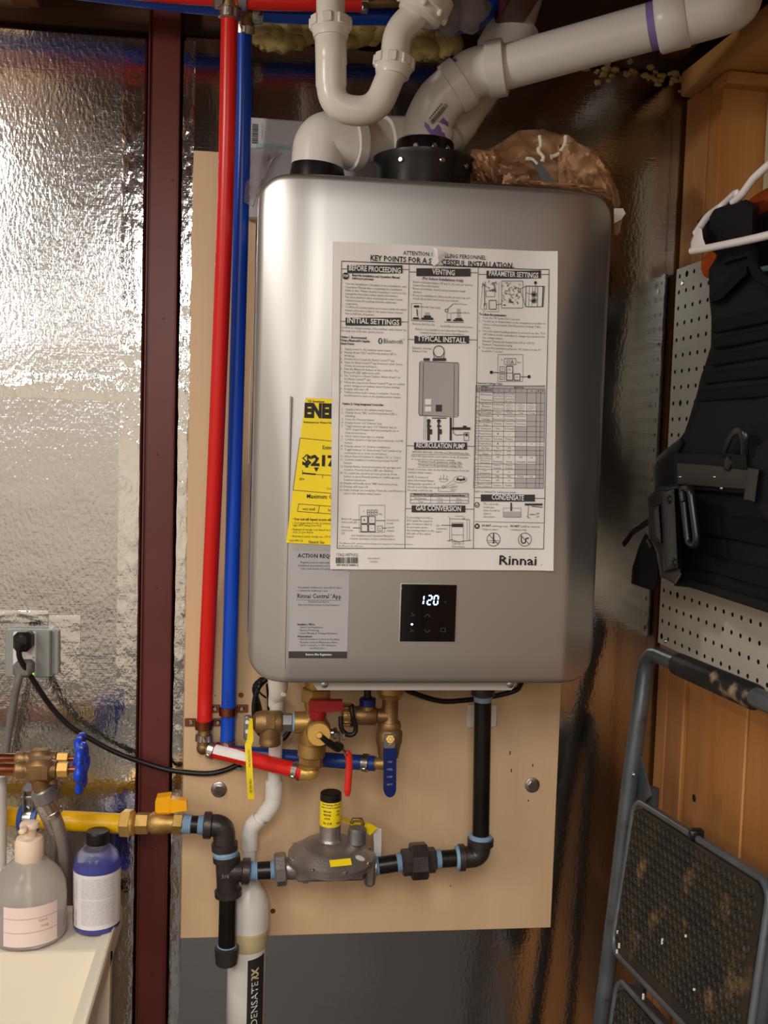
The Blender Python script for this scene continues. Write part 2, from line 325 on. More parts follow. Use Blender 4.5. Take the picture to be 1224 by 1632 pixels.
# white pegboard: real holes
pb = MB(); NC, NR = 34, 24; ZT = 1.85+.0127*.0
pl_ = MB()
def peghole(mb, a, z, r, hs=.0127, off=.0, th=.0045):
    sq = []; ci = []; n = 8
    for k in range(n):
        an = 2*math.pi*(k+.5)/n-math.pi/8; cx, cz = math.cos(an), math.sin(an); mx = max(abs(cx), abs(cz))
        sq.append((a+cx/mx*hs, z+cz/mx*hs)); ci.append((a+math.cos(an)*r, z+math.sin(an)*r))
    v = [SW(p, q, off) for p, q in sq]+[SW(p, q, off) for p, q in ci]+[SW(p, q, off-th) for p, q in ci]
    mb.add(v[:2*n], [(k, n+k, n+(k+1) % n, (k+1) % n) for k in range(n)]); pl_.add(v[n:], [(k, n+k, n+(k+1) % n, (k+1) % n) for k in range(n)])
for r in range(NR):
    for c in range(NC):
        big = (r, c) in ((0, 1), (8, 1), (23, 0), (20, 2), (16, 9)); peghole(pb, c*.0254, ZT-r*.0254, .0052 if big else .0036)
za, zb, aa, ab = ZT+.0127, ZT-(NR-1)*.0254-.0127, -.0127, (NC-1)*.0254+.0127
for (p, q) in (((aa, za), (ab, za)), ((ab, za), (ab, zb)), ((ab, zb), (aa, zb)), ((aa, zb), (aa, za))):
    pb.add([SW(*p, 0), SW(*q, 0), SW(*q, -.0045), SW(*p, -.0045)], [(0, 1, 2, 3), (3, 2, 1, 0)])
pg = thing('pegboard', 'white perforated pegboard screwed to the wooden side wall behind the vest', 'pegboard', SW(.4, zb, -.002))
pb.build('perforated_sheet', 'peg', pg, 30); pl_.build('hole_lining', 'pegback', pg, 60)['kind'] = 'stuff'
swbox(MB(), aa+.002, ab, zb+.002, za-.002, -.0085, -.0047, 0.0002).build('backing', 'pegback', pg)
for r, c in ((.5, .5), (23.2, .6)):
    MB().rev(SW(c*.0254, ZT-r*.0254, 0), SW(c*.0254, ZT-r*.0254, .002), [(0, .004), (1, .003)], 10).build('screw', 'steel', pg)
struct(slabobj('floor', (-1.2, -2.3, -.05), (3.6, 5.2, .1), 'concrete'))
ce = struct(slabobj('ceiling', (-1.2, -2.3, 2.46), (3.6, 5.2, .06), 'ceilm'))
struct(slabobj('wall_left', (-3.02, -2.3, 1.2), (.1, 5.2, 2.6), 'beige')); struct(slabobj('wall_front', (-1.2, -4.92, 1.2), (3.6, .1, 2.6), 'beige'))
for i, x in enumerate((-2.75, -2.35, -1.95, -1.55, -1.02, -.74, -.305, -.02)):
    MB().box((x, -2.35, 2.31), (.042, 4.7, .22), .003).build('joist', 'maroon' if i == 6 else 'joist', ce)
MB().box((-1.2, .055, 2.31), (3.6, .05, .24), .003).build('rim_joist', 'rim', ce)
# spray foam along the top of the boards
def blob(c, r, sq, seed):
    mb = MB(); mb.ball(c, r, 14, sq); c = V(c)
    mb.v = [c+(p-c)*(1+.5*noise.noise((p-c)*(1.3/r)+V((seed, 0, 0)))+.25*noise.noise((p-c)*(3.2/r)+V((0, seed, 0)))) for p in mb.v]
    return mb
fm = MB()
for i in range(34):
    x = lerp(408, 612, i/33)+random.uniform(-4, 4); b = blob(P(x, random.uniform(44, 66), .0), random.uniform(.009, .02), (1.3, .9, .9), i); fm.add(b.v, b.f)
tag(fm.build('spray_foam', 'foam', None, 60), 'yellow spray foam bead along the foil wall top left of the white trap arm', 'spray foam')
fm = MB()
for i in range(16):
    b = blob(P(random.uniform(665, 715), random.uniform(50, 76), -.005), random.uniform(.012, .024), (1.2, .9, 1), i+50); fm.add(b.v, b.f)
tag(fm.build('spray_foam', 'foam', None, 60), 'amber spray foam lump right of the white trap arm beside the dark beam', 'spray foam')
fm = MB()
for i in range(46):
    x = random.uniform(0, 1)**.7; b = blob(P(lerp(925, 1095, x), random.gauss(lerp(108, 128, x), 9), .0), random.uniform(.002, .0055), (1.3, .8, .9), i+90); fm.add(b.v, b.f)
tag(fm.build('spray_foam', 'foam', None, 60), 'thin crumbly spray foam specks on the dark foil under the sloping vent pipe', 'spray foam')
# ceiling bulb that lights the corner
lb = thing('ceiling_bulb', 'bare frosted bulb in a white porcelain holder under the joists', 'bulb', (-1.40, -.78, 2.43))
MB().rev((-1.40, -.78, 2.43), (-1.40, -.78, 2.24), [(0, .05), (.3, .05), (.5, .03), (1, .026)], 20).build('holder', 'porcelain', lb)
for k, (x, y) in enumerate(FILL_PANELS):  # housings for the added fill lamps, out of view
    lb = thing('added_fill_panel', 'flat white panel added as fill light under the joists, '+('right near', 'left near', 'right far', 'left far')[k]+' one of four behind the camera', 'light', (x, y, 2.17), 'added fill panels under the joists')
    MB().box((x, y, 2.184), (.64, 1.14, .026), .004).build('housing', 'porcelain', lb)
# plywood backboard
pw = thing('plywood_backboard', 'pale plywood backboard screwed over the foil wall behind the heater', 'board', (-.466, -.018, .766))
MB().box((-.466, -.0095, 1.3845), (.612, .017, 1.237), .0012).build('plywood_sheet', 'ply', pw)
for x, y in ((349, 1258), (848, 1251)):
    a = P(x, y, -.0178); o = MB(); o.rev(a, a+V((0, -.003, 0)), [(0, .0132), (.6, .0125), (1, .009)], 20); o.hexa(a+V((0, -.002, 0)), a+V((0, -.0085, 0)), .0085, .4); o.build('hex_bolt', 'steel', pw)
for x, y in ((435, 1452), (384, 1108)):
    a = P(x, y, -.0178); MB().rev(a, a+V((0, -.0025, 0)), [(0, .0045), (1, .003)], 10).build('screw', 'copper', pw)
for x, y, h in ((849, 1220, .005), (842, 1276, .003), (815, 1228, .006), (343, 1108, .002), (384, 1107, .002), (813, 1200, .006), (718, 1412, .002)):
    a = P(x, y, -.0182); MB().box(a, (.0016, .0006, h), .0002).build('nick', 'pegback', pw)
# ------------------------------------------------------------------ water heater
HF = -.282; HX0, HX1, HZ0, HZ1 = -.672, -.190, 1.246, 1.913
wh = thing('water_heater', 'silver wall-hung tankless water heater on the plywood board', 'water heater', (-.431, -.02, HZ0))
FL, FR = -.6225, -.2415
def prof(x, z=1.3):      # flat middle, side facets; the fold is crisp low down and melts away towards the top
    c = (FL+FR)/2; h = (FR-FL)/2; e = (HX1-HX0)/2; t = abs(x-c)-h
    k = max(0, min(1, (z-1.42)/.32)); wd = lerp(.005, .040, k*k*(3-2*k)); g_ = .03/(e-h)
    return HF+(0 if t < -wd else (g_*t if t > wd else g_*(t+wd)**2/(4*wd)))
def front_x():
    xs = [HX0, HX0+.0008, HX0+.0025, HX0+.006]+[HX0+.04*k/8 for k in range(2, 9)]
    xs += [FL+d for d in (-.006, -.0035, -.001, .001, .0035, .006, .010, .015, .020, .026, .033, .041)]+[lerp(FL+.041, (FL+FR)/2, k/6) for k in range(1, 7)]
    c = HX0+HX1; xs += [c-x for x in xs]
    return sorted(set(round(x, 5) for x in xs))
RC = .036
def edge(x):            # corner rounding of the front outline
    d = min(x-HX0, HX1-x)
    return RC-math.sqrt(max(0, RC*RC-(RC-d)**2)) if d < RC else 0
rows = []
for x in front_x():
    e = edge(x); zt, zb = HZ1-e, HZ0+e; d = min(x-HX0, HX1-x); ye = .006*(1-min(1, d/.006))**2; Y_ = lambda z: prof(x, z)+ye; y = Y_(zt)
    r = [V((x, -.03, zt)), V((x, y+.009, zt)), V((x, y+.003, zt-.0012)), V((x, y+.0008, zt-.004)), V((x, y, zt-.009))]
    r += [V((x, Y_(z), z)) for z in [lerp(zt-.009, zb+.009, k/22) for k in range(1, 22)]]; y = Y_(zb)
    r += [V((x, y, zb+.009)), V((x, y+.0008, zb+.004)), V((x, y+.003, zb+.0012)), V((x, y+.009, zb)), V((x, -.03, zb))]
    rows.append(r)
m_ = MB(); m_.grid(rows); n_ = len(rows[0])
m_.add(rows[0], [tuple(range(n_))]); m_.add(rows[-1], [tuple(range(n_))[::-1]])
m_.add([r[0] for r in rows]+[r[-1] for r in rows], [(k, k+1, len(rows)+k+1, len(rows)+k) for k in range(len(rows)-1)])
o = m_.build('jacket', 'silver', wh, 50)
MB().box((FL-.001, HF+.0012, lerp(HZ0, HZ1, .3)), (.0022, .0035, .36), .0006).build('seam', 'dsteel', wh)
# side film and label, bracket, screws
for x, y0, y1 in ((HX0-.0006, -.24, -.05),):
    rr = [[V((x-abs(noise.noise(V((y*30, z*9, 0))))*.003, y, z)) for y in [lerp(y0, y1, k/10) for k in range(11)]] for z in [lerp(1.30, 1.86, i/24) for i in range(25)]]
    MB().grid(rr, (.0004, 0, 0)).build('protective_film', 'film', wh, 60)
MB().box((HX0-.0045, -.215, 1.60), (.0006, .035, .13), .0002).build('side_label', 'labelw', wh)
bx0, bx1 = P(492, 1090, -.262).x, P(829, 1090, -.262).x; bz = P(660, 1100, -.262).z
br = MB().prism([V((bx0, -.262, HZ0+.004)), V((bx0+.012, -.262, bz)), V((bx1-.012, -.262, bz)), V((bx1, -.262, HZ0+.004))], (0, .235, 0)).build('bottom_plate', 'dsteel', wh, 30)
for x in (517, 813):
    a = P(x, 1090.5, -.2622); s_ = MB(); s_.rev(a, a+V((0, -.003, 0)), [(0, .0052), (.6, .0048), (1, .003)], 14); s_.box(a+V((0, -.003, 0)), (.006, .0006, .0012), .0001); s_.build('screw', 'steel', br)
# vent collars
ex, ey = P(676, 250, -.14).x, -.14; ztop = HZ1
ec = MB(); ec.rev((ex, ey, ztop-.002), (ex, ey, ztop+.062), [(0, .066), (.05, .068), (.75, .068), (.88, .073), (1, .074)], 36); ec.rev((ex, ey, ztop+.060), (ex, ey, ztop+.088), [(0, .047), (.1, .043), (.9, .0425), (1, .041)], 36)
ec = ec.build('exhaust_collar', 'plastic', wh)
for a, z, r in ((-2.2, .047, .0675), (-1.35, .047, .0675), (-.7, .047, .0675), (-2.0, .072, .0425), (-1.4, .072, .0425), (-.9, .072, .0425)):
    d = V((math.cos(a), math.sin(a), 0)); p = V((ex, ey, ztop+z))+d*r; s_ = MB(); s_.cyl(p, p+d*.004, .0042, 12, .3); s_.build('screw', 'steel', ec)
ix = P(506, 262, -.14).x
MB().rev((ix, ey, ztop-.002), (ix, ey, ztop+.050), [(0, .039), (.7, .039), (.85, .037), (1, .036)], 30).build('intake_collar', 'plastic', wh)
# control panel
def hz(px, py, d=0): return P(px, py, HF-.0016-d)
a, b = hz(640, 931), hz(725, 1023); sc_ = thing and MB()
MB().box(((a.x+b.x)/2, HF-.0003, (a.z+b.z)/2), (b.x-a.x+.003, .0022, a.z-b.z+.003), .001).build('display_bezel', 'dsteel', wh)
scr = MB().box(((a.x+b.x)/2, HF-.001, (a.z+b.z)/2), (b.x-a.x, .0024, a.z-b.z), .0006).build('display_glass', 'screen', wh)
PXM = 1224.0            # printed things are laid out in photograph-sized units on their own level plane
def plane(Y, disp=None):
    A = lambda px, py: (lambda q: (q.x*PXM, -q.z*PXM))(P(px, py, Y))
    def pl(x, y):
        X, Z = x/PXM, -y/PXM
        return V((X, Y-(disp(X, Z) if disp else 0), Z))
    return A, pl
A, pl = plane(HF-.0024); d_ = MB()
SEG = {'1': 'bc', '2': 'abged', '0': 'abcdef'}
def digit(mb, ch, x, y, w_, h, t, pl, sl=.08):
    X = lambda u, v: (x+u+(h-v)*sl, y+v)
    S_ = {'a': (0, 0, w_, 0), 'b': (w_, 0, w_, h/2), 'c': (w_, h/2, w_, h), 'd': (0, h, w_, h), 'e': (0, h/2, 0, h), 'f': (0, 0, 0, h/2), 'g': (0, h/2, w_, h/2)}
    for s_ in SEG[ch]:
        x0, y0, x1, y1 = S_[s_]; l = math.hypot(x1-x0, y1-y0); g = t*.55/l
        p, q = X(lerp(x0, x1, g), lerp(y0, y1, g)), X(lerp(x1, x0, g), lerp(y1, y0, g)); line(mb, *p, *q, t, pl)
x0, y0 = A(671, 949)
for k, ch in enumerate('120'): digit(d_, ch, x0+(k*10.6 if k else -2.5), y0, 6.6, 15, 1.9, pl)
d_.build('digits', 'led', scr)['kind'] = 'stuff'
d_ = MB(); x0, y0 = A(656.5, 995); disc(d_, x0, y0, 1.7, pl); d_.build('indicator_light', 'led', scr)
d_ = MB()
for px, py, s_ in ((681, 981, -1), (681, 1006, 1)):
    x0, y0 = A(px, py); line(d_, x0-5, y0-2.5*s_, x0, y0+2.5*s_, 1.1, pl); line(d_, x0, y0+2.5*s_, x0+5, y0-2.5*s_, 1.1, pl)
x0, y0 = A(706, 1004); frame_rect(d_, x0-4, y0-3, x0+4, y0+3, .8, pl)
for px, py in ((658, 979), (656, 1004)):
    x0, y0 = A(px, py); line(d_, x0-2, y0-3, x0+2, y0+3, .9, pl); line(d_, x0-4, y0+3, x0+4, y0+1, .9, pl)
x0, y0 = A(709, 962); texts(d_, [('°F', x0, y0, 4, None, 'C', 0)], pl); d_.build('icons', 'dim', scr)['kind'] = 'stuff'
# ------------------------------------------------------------------ registration sticker, lower left of the front
def sheet(x0, x1, z0, z1, Y, disp, nx, nz): return [[V((lerp(x0, x1, k/nx), Y-disp(lerp(x0, x1, k/nx), lerp(z1, z0, i/nz)), lerp(z1, z0, i/nz))) for k in range(nx+1)] for i in range(nz+1)]
zero = lambda x, z: 0
Ys = HF-.0008; A, pl = plane(Ys-.0004); TL = P(464, 878, Ys); BR = P(553, 1049, Ys)
sk = thing('instruction_sticker', 'silver registration sticker with a charcoal footer on the lower left of the heater front', 'sticker', (TL.x, Ys, BR.z))
MB().grid(sheet(TL.x, BR.x, BR.z, TL.z, Ys, zero, 2, 2), (0, .0005, 0)).build('sticker_sheet', 'sticker', sk)
d_ = MB(); x0, y0 = A(463, 1038); x1, y1 = A(553, 1049.3); rect(d_, TL.x*PXM, y0, BR.x*PXM, y1, pl); d_.build('footer_band', 'bar', sk)
def T(A, st, px, py, h, wd=None, al='L', b=0): x, y = A(px, py); return (st, x, y, h, wd, al, b)
d_ = MB()
texts(d_, [T(A, 'ACTION REQUIRED', 474, 888.5, 6.6, 76, 'L', .025), T(A, 'Register your product within 90 days of', 479, 897.5, 3.2, 70), T(A, 'installation and extend your labor warranty', 475, 902.5, 3.2, 75), T(A, 'Scan code below for quick registration', 479, 907.5, 3.2, 70),
 T(A, '• Residential: Additional 2 years $1000 labor', 473, 937.5, 3.2, 73), T(A, '• Commercial: Additional 1 year', 473, 942.5, 3.2, 50), T(A, 'Rinnai Central  App', 474, 953, 7.2, 71, 'L', .012), T(A, '™', 526, 950, 3), T(A, 'Download our App for', 508, 960.5, 3.2, 34, 'C'), T(A, 'Easy and Quick access to Key Features', 508, 965.5, 3.2, 66, 'C'),
 T(A, 'Installers / PROs', 474, 996.5, 3.3, 28, 'L', .03), T(A, '• Quick Unit Registration', 476, 1001, 3.2, 39), T(A, '• Remote Monitoring', 476, 1005.8, 3.2, 33), T(A, '• Latest Manuals & Training Information', 476, 1010.5, 3.2, 63), T(A, 'Homeowners', 474, 1015.6, 3.3, 24, 'L', .03), T(A, '• Easy Recirculation Control & Scheduling', 476, 1020, 3.2, 66), T(A, '• Real-time Status & Maintenance Alerts', 476, 1024.8, 3.2, 63), T(A, '• Quick Connection to PRO Assistance', 476, 1029.5, 3.2, 61), T(A, 'And Much More...', 507, 1034.6, 3.2, 28, 'C')], pl)
line(d_, *A(472, 956), *A(545, 957), .5, pl); d_.build('printing', 'ink', sk, 0)['kind'] = 'stuff'
A2, pl2 = plane(Ys-.0008); d_ = MB(); texts(d_, [T(A2, 'Remove After Registration', 508, 1044.8, 4, 42, 'C', .01)], pl2); d_.build('footer_text', 'white', sk, 0)['kind'] = 'stuff'
# ------------------------------------------------------------------ yellow energy label
Yl = HF-.0018; A, pl = plane(Yl-.0005)
en = thing('energy_label', 'yellow energy cost label taped left of the white poster on the heater front', 'label', P(455, 868, Yl))
c4 = [P(487, 634, Yl), P(456, 865, Yl), P(598, 872, Yl), P(630, 640, Yl)]
rr = [[lerp(lerp(c4[0], c4[3], k/6), lerp(c4[1], c4[2], k/6), i/8) for k in range(7)] for i in range(9)]
MB().grid(rr, (0, .0005, 0)).build('label_sheet', 'yellow', en)
d_ = MB(); sl = .12
def pt(px, py): return A(px, py)
tx, ty = 31/231., 1
def plr(x, y): return pl(x, y)
def skew(A_, pl_, px, py):              # the label hangs turned a few degrees: rotate its lettering about the anchor
    ax, ay = A_(px, py); an = math.radians(7.4)
    return lambda x, y: pl_(ax+(x-ax)*math.cos(an)-(y-ay)*math.sin(an), ay+(x-ax)*math.sin(an)+(y-ay)*math.cos(an))
def st_text(s_, px, py, h, wd=None, b=0):
    x, y = A(px, py); texts(d_, [(s_, x, y, h, wd, 'L', b)], (lambda q: q)(skew(A, pl, px, py)) if 0 else pl)
for t_ in (('U.S. Government', 491, 641, 3.6, 26, .03), ('ENERGY', 485, 664, 21, 84, .06), ('Instantaneous Water Heater - Gas', 484, 674, 3.2, 62, .02), ('Estimated Yearly Energy Cost', 514, 716, 6.2, 82, .012), ('$217', 481, 741, 16, 56, .05), ('$216', 477, 765, 3.6, 8, .02), ('Cost Range of Similar Models', 520, 780, 4, 60), ('Maximum Gallons Per Minute', 489, 794, 7, 100, .012), ('very small', 482, 813, 4.6, 20, .01), ('low', 523, 815, 4.6, 9, .01), ('• Your cost will depend on your utility rates and use.', 466, 829, 4, 90, .03), ('• Cost range based only on instantaneous gas with', 465, 834.5, 3.6, 90), ('  high GPM rating (over 4.0).', 467, 838.5, 3.6, 46), ('• Estimated energy cost based on a national average', 464, 845, 3.6, 94), ('  of $1.21 per therm.', 466, 849.5, 3.6, 34), ('• Estimated yearly energy use: 179 therms', 463, 856, 3.6, 74), ('3287-MM-122', 461, 863, 3.4, 22), ('Natural Gas', 492, 866, 5, 25, .01)):
    st_text(t_[0], t_[1], t_[2], t_[3], t_[4], t_[5] if len(t_) > 5 else 0)
def pline(a, b, wd, A=None, pl=None, mb=None): line(mb, *A(*a), *A(*b), wd, pl)
for a, b in (((478, 698), (560, 706)), ((478, 698), (467, 781)), ((467, 781), (560, 789)), ((476, 803), (540, 808)), ((476, 803), (474, 815)), ((474, 815), (540, 820)), ((509, 806), (507, 818)), ((482, 749), (482, 756)), ((514, 757), (514, 762))): pline(a, b, .8, A, pl, d_)
pline((482, 754), (503, 756), 2.4, A, pl, d_); pline((503, 756), (560, 760), .8, A, pl, d_)
x0, y0 = A(504, 750); d_.add([pl(x0-4, y0-5), pl(x0, y0+2), pl(x0+4, y0-5)], [(0, 1, 2)])
d_.build('printing', 'ink', en, 0)['kind'] = 'stuff'
# ------------------------------------------------------------------ white installation poster taped to the front
Yp = HF-.004
pTL, pTR, pBL, pBR = [P(x, y, Yp) for x, y in ((531, 385), (886, 402), (526, 907), (880, 909))]
def pdisp(X, Z):
    u = (X-pTL.x)/(pTR.x-pTL.x); v = (pTL.z-Z)/(pTL.z-pBL.z)
    d = .0012*math.sin(u*7+v*2)*math.sin(v*9+1)+.0008*math.sin(u*19+v*5)
    d += .006*max(0, u-.82)**2/.0324*(1-.5*v)+.010*max(0, 1-u/.12)**2*math.exp(-((v-.8)/.16)**2)+.003*math.exp(-((v-.47)/.03)**2)*max(0, 1-u*2)
    return .0016+d
po = thing('instruction_poster', 'white installation poster of three printed columns taped across the heater front', 'poster', (pTL.x, Yp, pBL.z))
nx, nz = 44, 64; rr = []
for i in range(nz+1):
    r = []
    for k in range(nx+1):
        q = lerp(lerp(pTL, pTR, k/nx), lerp(pBL, pBR, k/nx), i/nz); q = V((q.x, Yp-pdisp(q.x, q.z), q.z)); r.append(q)
    rr.append(r)
MB().grid(rr, (0, .0003, 0)).build('poster_sheet', 'paper', po, 60)
fl = [P(690, 396, 0), P(702, 394, 0), P(712, 402, 0), P(707, 411, 0), P(698, 417, 0), P(692, 424, 0), P(686, 421, 0), P(691, 408, 0)]
fl = [(690, 394), (697, 397), (712, 401), (708, 412), (699, 418), (692, 424), (687, 420), (692, 408)]
m_ = MB()
top = [P(x, y, Yp-.0075-.003*(k % 3 == 1)) for k, (x, y) in enumerate(fl)]; cc = sum(top, V((0, 0, 0)))/len(top)+V((0, -.003, 0))
m_.add(top+[cc], [(len(top), (k+1) % len(top), k) for k in range(len(top))]); m_.build('torn_flap', 'paper', po, 0)
A, pl = plane(Yp-.0010, pdisp); A2, pl2 = plane(Yp-.0014, pdisp); _, plg = plane(Yp-.0007, pdisp)
ink = MB(); gi = MB(); bars = MB(); wh_ = MB(); gr = MB(); gd = MB(); L1 = []; LG = []; LW = []
def seg(a, b, wd=.7, mb=None):
    (x0, y0), (x1, y1) = A(*a), A(*b); n = max(1, int(math.hypot(x1-x0, y1-y0)/14)); mb = mb or ink
    for k in range(n): line(mb, lerp(x0, x1, k/n), lerp(y0, y1, k/n), lerp(x0, x1, (k+1)/n), lerp(y0, y1, (k+1)/n), wd, pl)
def poly(ps, wd=.7, mb=None, close=False):
    for a, b in zip(ps, ps[1:]+(ps[:1] if close else [])): seg(a, b, wd, mb)
def fill(mb, x0, y0, x1, y1, pl_=None):
    n, m = max(1, int((x1-x0)/9)), max(1, int((y1-y0)/9)); p_ = pl_ or (plg if mb in (gr, gd) else pl)
    mb.grid([[p_(*A(lerp(x0, x1, k/n), lerp(y0, y1, i/m))) for k in range(n+1)] for i in range(m+1)])
def boxr(x0, y0, x1, y1, wd=.6, mb=None): poly([(x0, y0), (x1, y0), (x1, y1), (x0, y1)], wd, mb, True)
def tx(s_, x, y, h, w_=None, al='L', b=0.0, dst=None): xx, yy = A(x, y); (L1 if dst is None else dst).append((s_, xx, yy, h, w_, al, b))
CW = 1.80
def para(x, y, lines, step=5.0, h=3.3, dx=.0, b=0.0):
    for k, s_ in enumerate(lines):
        if s_: tx(s_, x+dx*k, y+step*k, h, len(s_)*CW, 'L', b, LG if not b else L1)
tx('ATTENTION: I', 642, 406.5, 6.4, 47, 'L', .008); tx('LLING PERSONNEL', 709, 410.5, 6.4, 67, 'L', .008)
tx('KEY POINTS FOR A S', 590, 415.5, 8.6, 98, 'L', .022); tx('CESSFUL INSTALLATION', 703, 422, 8.6, 116, 'L', .022)
seg((590, 418), (687, 422), 1); seg((703, 423), (819, 426.5), 1)
bx = dict(tl=(544, 416.6), tr=(873, 430.6), bl=(537, 873.5), br=(865, 874.4))
poly([bx['tl'], bx['tr'], bx['br'], bx['bl']], 1, None, True); seg((651.6, 421.5), (645, 874), .9); seg((762, 426), (754, 874), .9)
def head(s_, x0, y0, x1, y1, l, r, fs=1.0):
    hb = MB(); fill(hb, x0, y0, x1, y1); hb = hb.build('header_bar', 'bar', po, 0); seg((l, (y0+y1)/2-.5), (x0, (y0+y1)/2-.3), .8); seg((x1, (y0+y1)/2+.3), (r, (y0+y1)/2+.5), .8)
    xx, yy = A2((x0+x1)/2, y1-2.6); hl = MB(); texts(hl, [(s_, xx, yy, 8.2, min((x1-x0)*.94, len(s_)*5.3), 'C', .018)], pl2, 2); hl.build('lettering', 'white', hb, 0)['kind'] = 'stuff'
head('BEFORE PROCEEDING', 553, 423, 641, 436, 543, 651); head('INITIAL SETTINGS', 550.5, 506.5, 639, 519, 542, 650); head('VENTING', 663, 428, 750, 440.5, 651, 761)
head('TYPICAL INSTALL', 660, 535.5, 747, 547.6, 650, 760); head('PARAMETER SETTINGS', 775, 431.5, 861, 444, 762, 873); head('RECIRCULATION PUMP', 659.7, 705, 744, 716.7, 647.5, 757)
head('GAS CONVERSION', 656, 805.5, 741.4, 816.5, 646, 755); head('CONDENSATE', 766, 788, 851, 799, 755.5, 866.5)
x_, y_ = A(550.5, 440.5); disc(ink, x_, y_, 5.4, pl); xx, yy = A2(550.5, 442.2); LW.append(('STOP', xx, yy, 3.8, 8.4, 'C', .03))
para(561, 440.5, ['Read the Installation and Operation Manual', 'before you proceed.'], 4.8, 3.4, 0, .035)
for y in (452.5, 463, 473.8, 489.8): tx('•', 545, y, 3.4)
para(550, 454, ['Use the Installation Checklist in the Installation and', 'Operation Manual after completing the installation.', 'Refer to the "Water Quality Guidelines" section in the', 'manual for important water quality information.', 'Pay close attention when unpacking the water heater', 'carton box as the packing includes additional', 'components.', 'Confirm all included parts are located inside the water', 'heater carton box (refer to the water heater manual', 'for a full list of parts).'], 5.25, 3.3)
para(543, 523.2, ['Confirm or change settings of the tankless water heater by', 'choosing one of the two options below:'], 5.2, 3.3)
para(543, 538.5, ['Option 1: (Recommended)', 'Using a Bluetooth®-Capable', 'Smart Device'], 5.2, 3.4, 0, .035)
tx('Bluetooth', 611.5, 547, 7.6, 30, 'L', .004); tx('®', 642, 543, 3)
x_, y_ = A(606, 543.5); bl = [(x_+math.cos(t*math.pi/10)*3.4, y_+math.sin(t*math.pi/10)*4.8) for t in range(20)]; ink.add([pl(*q) for q in bl], [tuple(range(20))[::-1]])
q = [(-1.7, -1.6), (1.7, 1.6), (0, 3.3), (0, -3.3), (1.7, -1.6), (-1.7, 1.6)]
for a, b in zip(q, q[1:]): line(wh_, x_+a[0], y_+a[1], x_+b[0], y_+b[1], .75, pl2)
def nlist(x, y, items, step, x2=None, dx=-.04):
    n = 1
    for it in items:
        for k, s_ in enumerate(it):
            if k == 0: tx(str(n)+'.', x, y, 3.3, None, 'L', 0, LG)
            tx(s_, x+6, y, 3.3, len(s_)*CW, 'L', 0, LG); y += step; x += dx
        n += 1
nlist(543, 557.5, [['Supply power to the tankless water heater.'], ['Display shows "LEC" and Priority button LED is', 'blinking.'], ['Download and install the Rinnai Central™ app.'], ['Open the Rinnai Central™ app from your smart device.', 'Create an account and log in.'], ['Push the Bluetooth button on the controller. The', 'Bluetooth LED light turns solid.'], ['Tap "Connect to a Rinnai Tankless Water Heater" on', 'the Rinnai Central™ app.'], ['Follow the steps in the Rinnai Central™ app to confirm', 'and/or change your tankless water heater settings.'], ['Display will turn off.'], ['Tankless water heater setup is complete. Press the', 'on/off button to turn on the tankless water heater.']], 5.3, dx=-.08)
para(545, 644.8, ['Option 2: Using Integrated Controller'], 5, 3.4, 0, .035)
nlist(545, 653.5, [['Supply power to the tankless water heater.'], ['Display shows "SEL" and Priority button LED is', 'blinking.'], ['Press the Priority button.'], ['Display shows "nG" (Natural Gas).'], ['Toggle between gas types "nG" (Natural Gas) or', '"LPG" (Liquid Propane Gas) by pressing the up or', 'down arrow buttons.'], ['Select desired gas type to display.'], ['Confirm selection of gas type by pressing the On/Off', 'button.'], ['Display shows "in" (indoor installation).'], ['Toggle between "in" (indoor) and "Out" (outdoor) by', 'pressing the up or down arrow buttons.'], ['Select desired location to display ("in" or "Out").'], ['Confirm installation location by pressing On/Off', 'button.'], ['Display flashes desired selections for gas type and', 'location. Priority button LED also flashing.'], ['To restart the selection process, press up arrow', 'button or press Priority button to confirm gas and', 'location selections.'], ['Display will briefly show "888" and sound a beep.'], ['Display will turn off.'], ['Initial settings are complete. Press the on/off button to', 'turn on the tankless water heater.']], 5.35, dx=-.16)
# controller sketch, lower left column
boxr(572, 805, 613, 848, .5, gi)
for k in range(3):
    x = 585+k*6; boxr(x, 812.5, x+3.8, 816.4, .7); boxr(x, 816.4, x+3.8, 820.6, .7)
for x, y in ((575, 822.5), (587, 822.5), (575, 835.5), (587, 835.5)): boxr(x, y, x+10.5, y+11.5, 1.1)
boxr(601.5, 838, 609, 846, .6); tx('✱', 580, 830, 3, None, 'C'); tx('∧', 592, 830, 3, None, 'C'); tx('∨', 592, 843, 3, None, 'C'); tx('O', 605, 844, 3, None, 'C'); tx('°F', 577.5, 816, 2.6); tx('PM', 604, 820.5, 2.6)
for a, b in (((562, 828), (574, 828)), ((562, 841), (574, 841)), ((598.5, 829.5), (614, 829.5)), ((609, 841.5), (616, 841.5))): seg(a, b, .9)
para(544, 828, ['Bluetooth', 'button and LED'], 5, 3.2); para(544, 841, ['Priority', 'button and', 'LED'], 5, 3.2); para(616, 830, ['Up and Down', 'arrows'], 5, 3.2); para(617, 842, ['On/Off', 'button'], 5, 3.2)
tx('(See Installation and Operation Manual for', 594, 855, 3.2, 70, 'C', 0, LG); tx('complete description of each controller button)', 593, 860, 3.2, 74, 'C', 0, LG)
para(540, 866.5, ['The Bluetooth® word mark and logos are registered trademarks owned', 'by Bluetooth SIG, Inc.'], 4.2, 2.6)
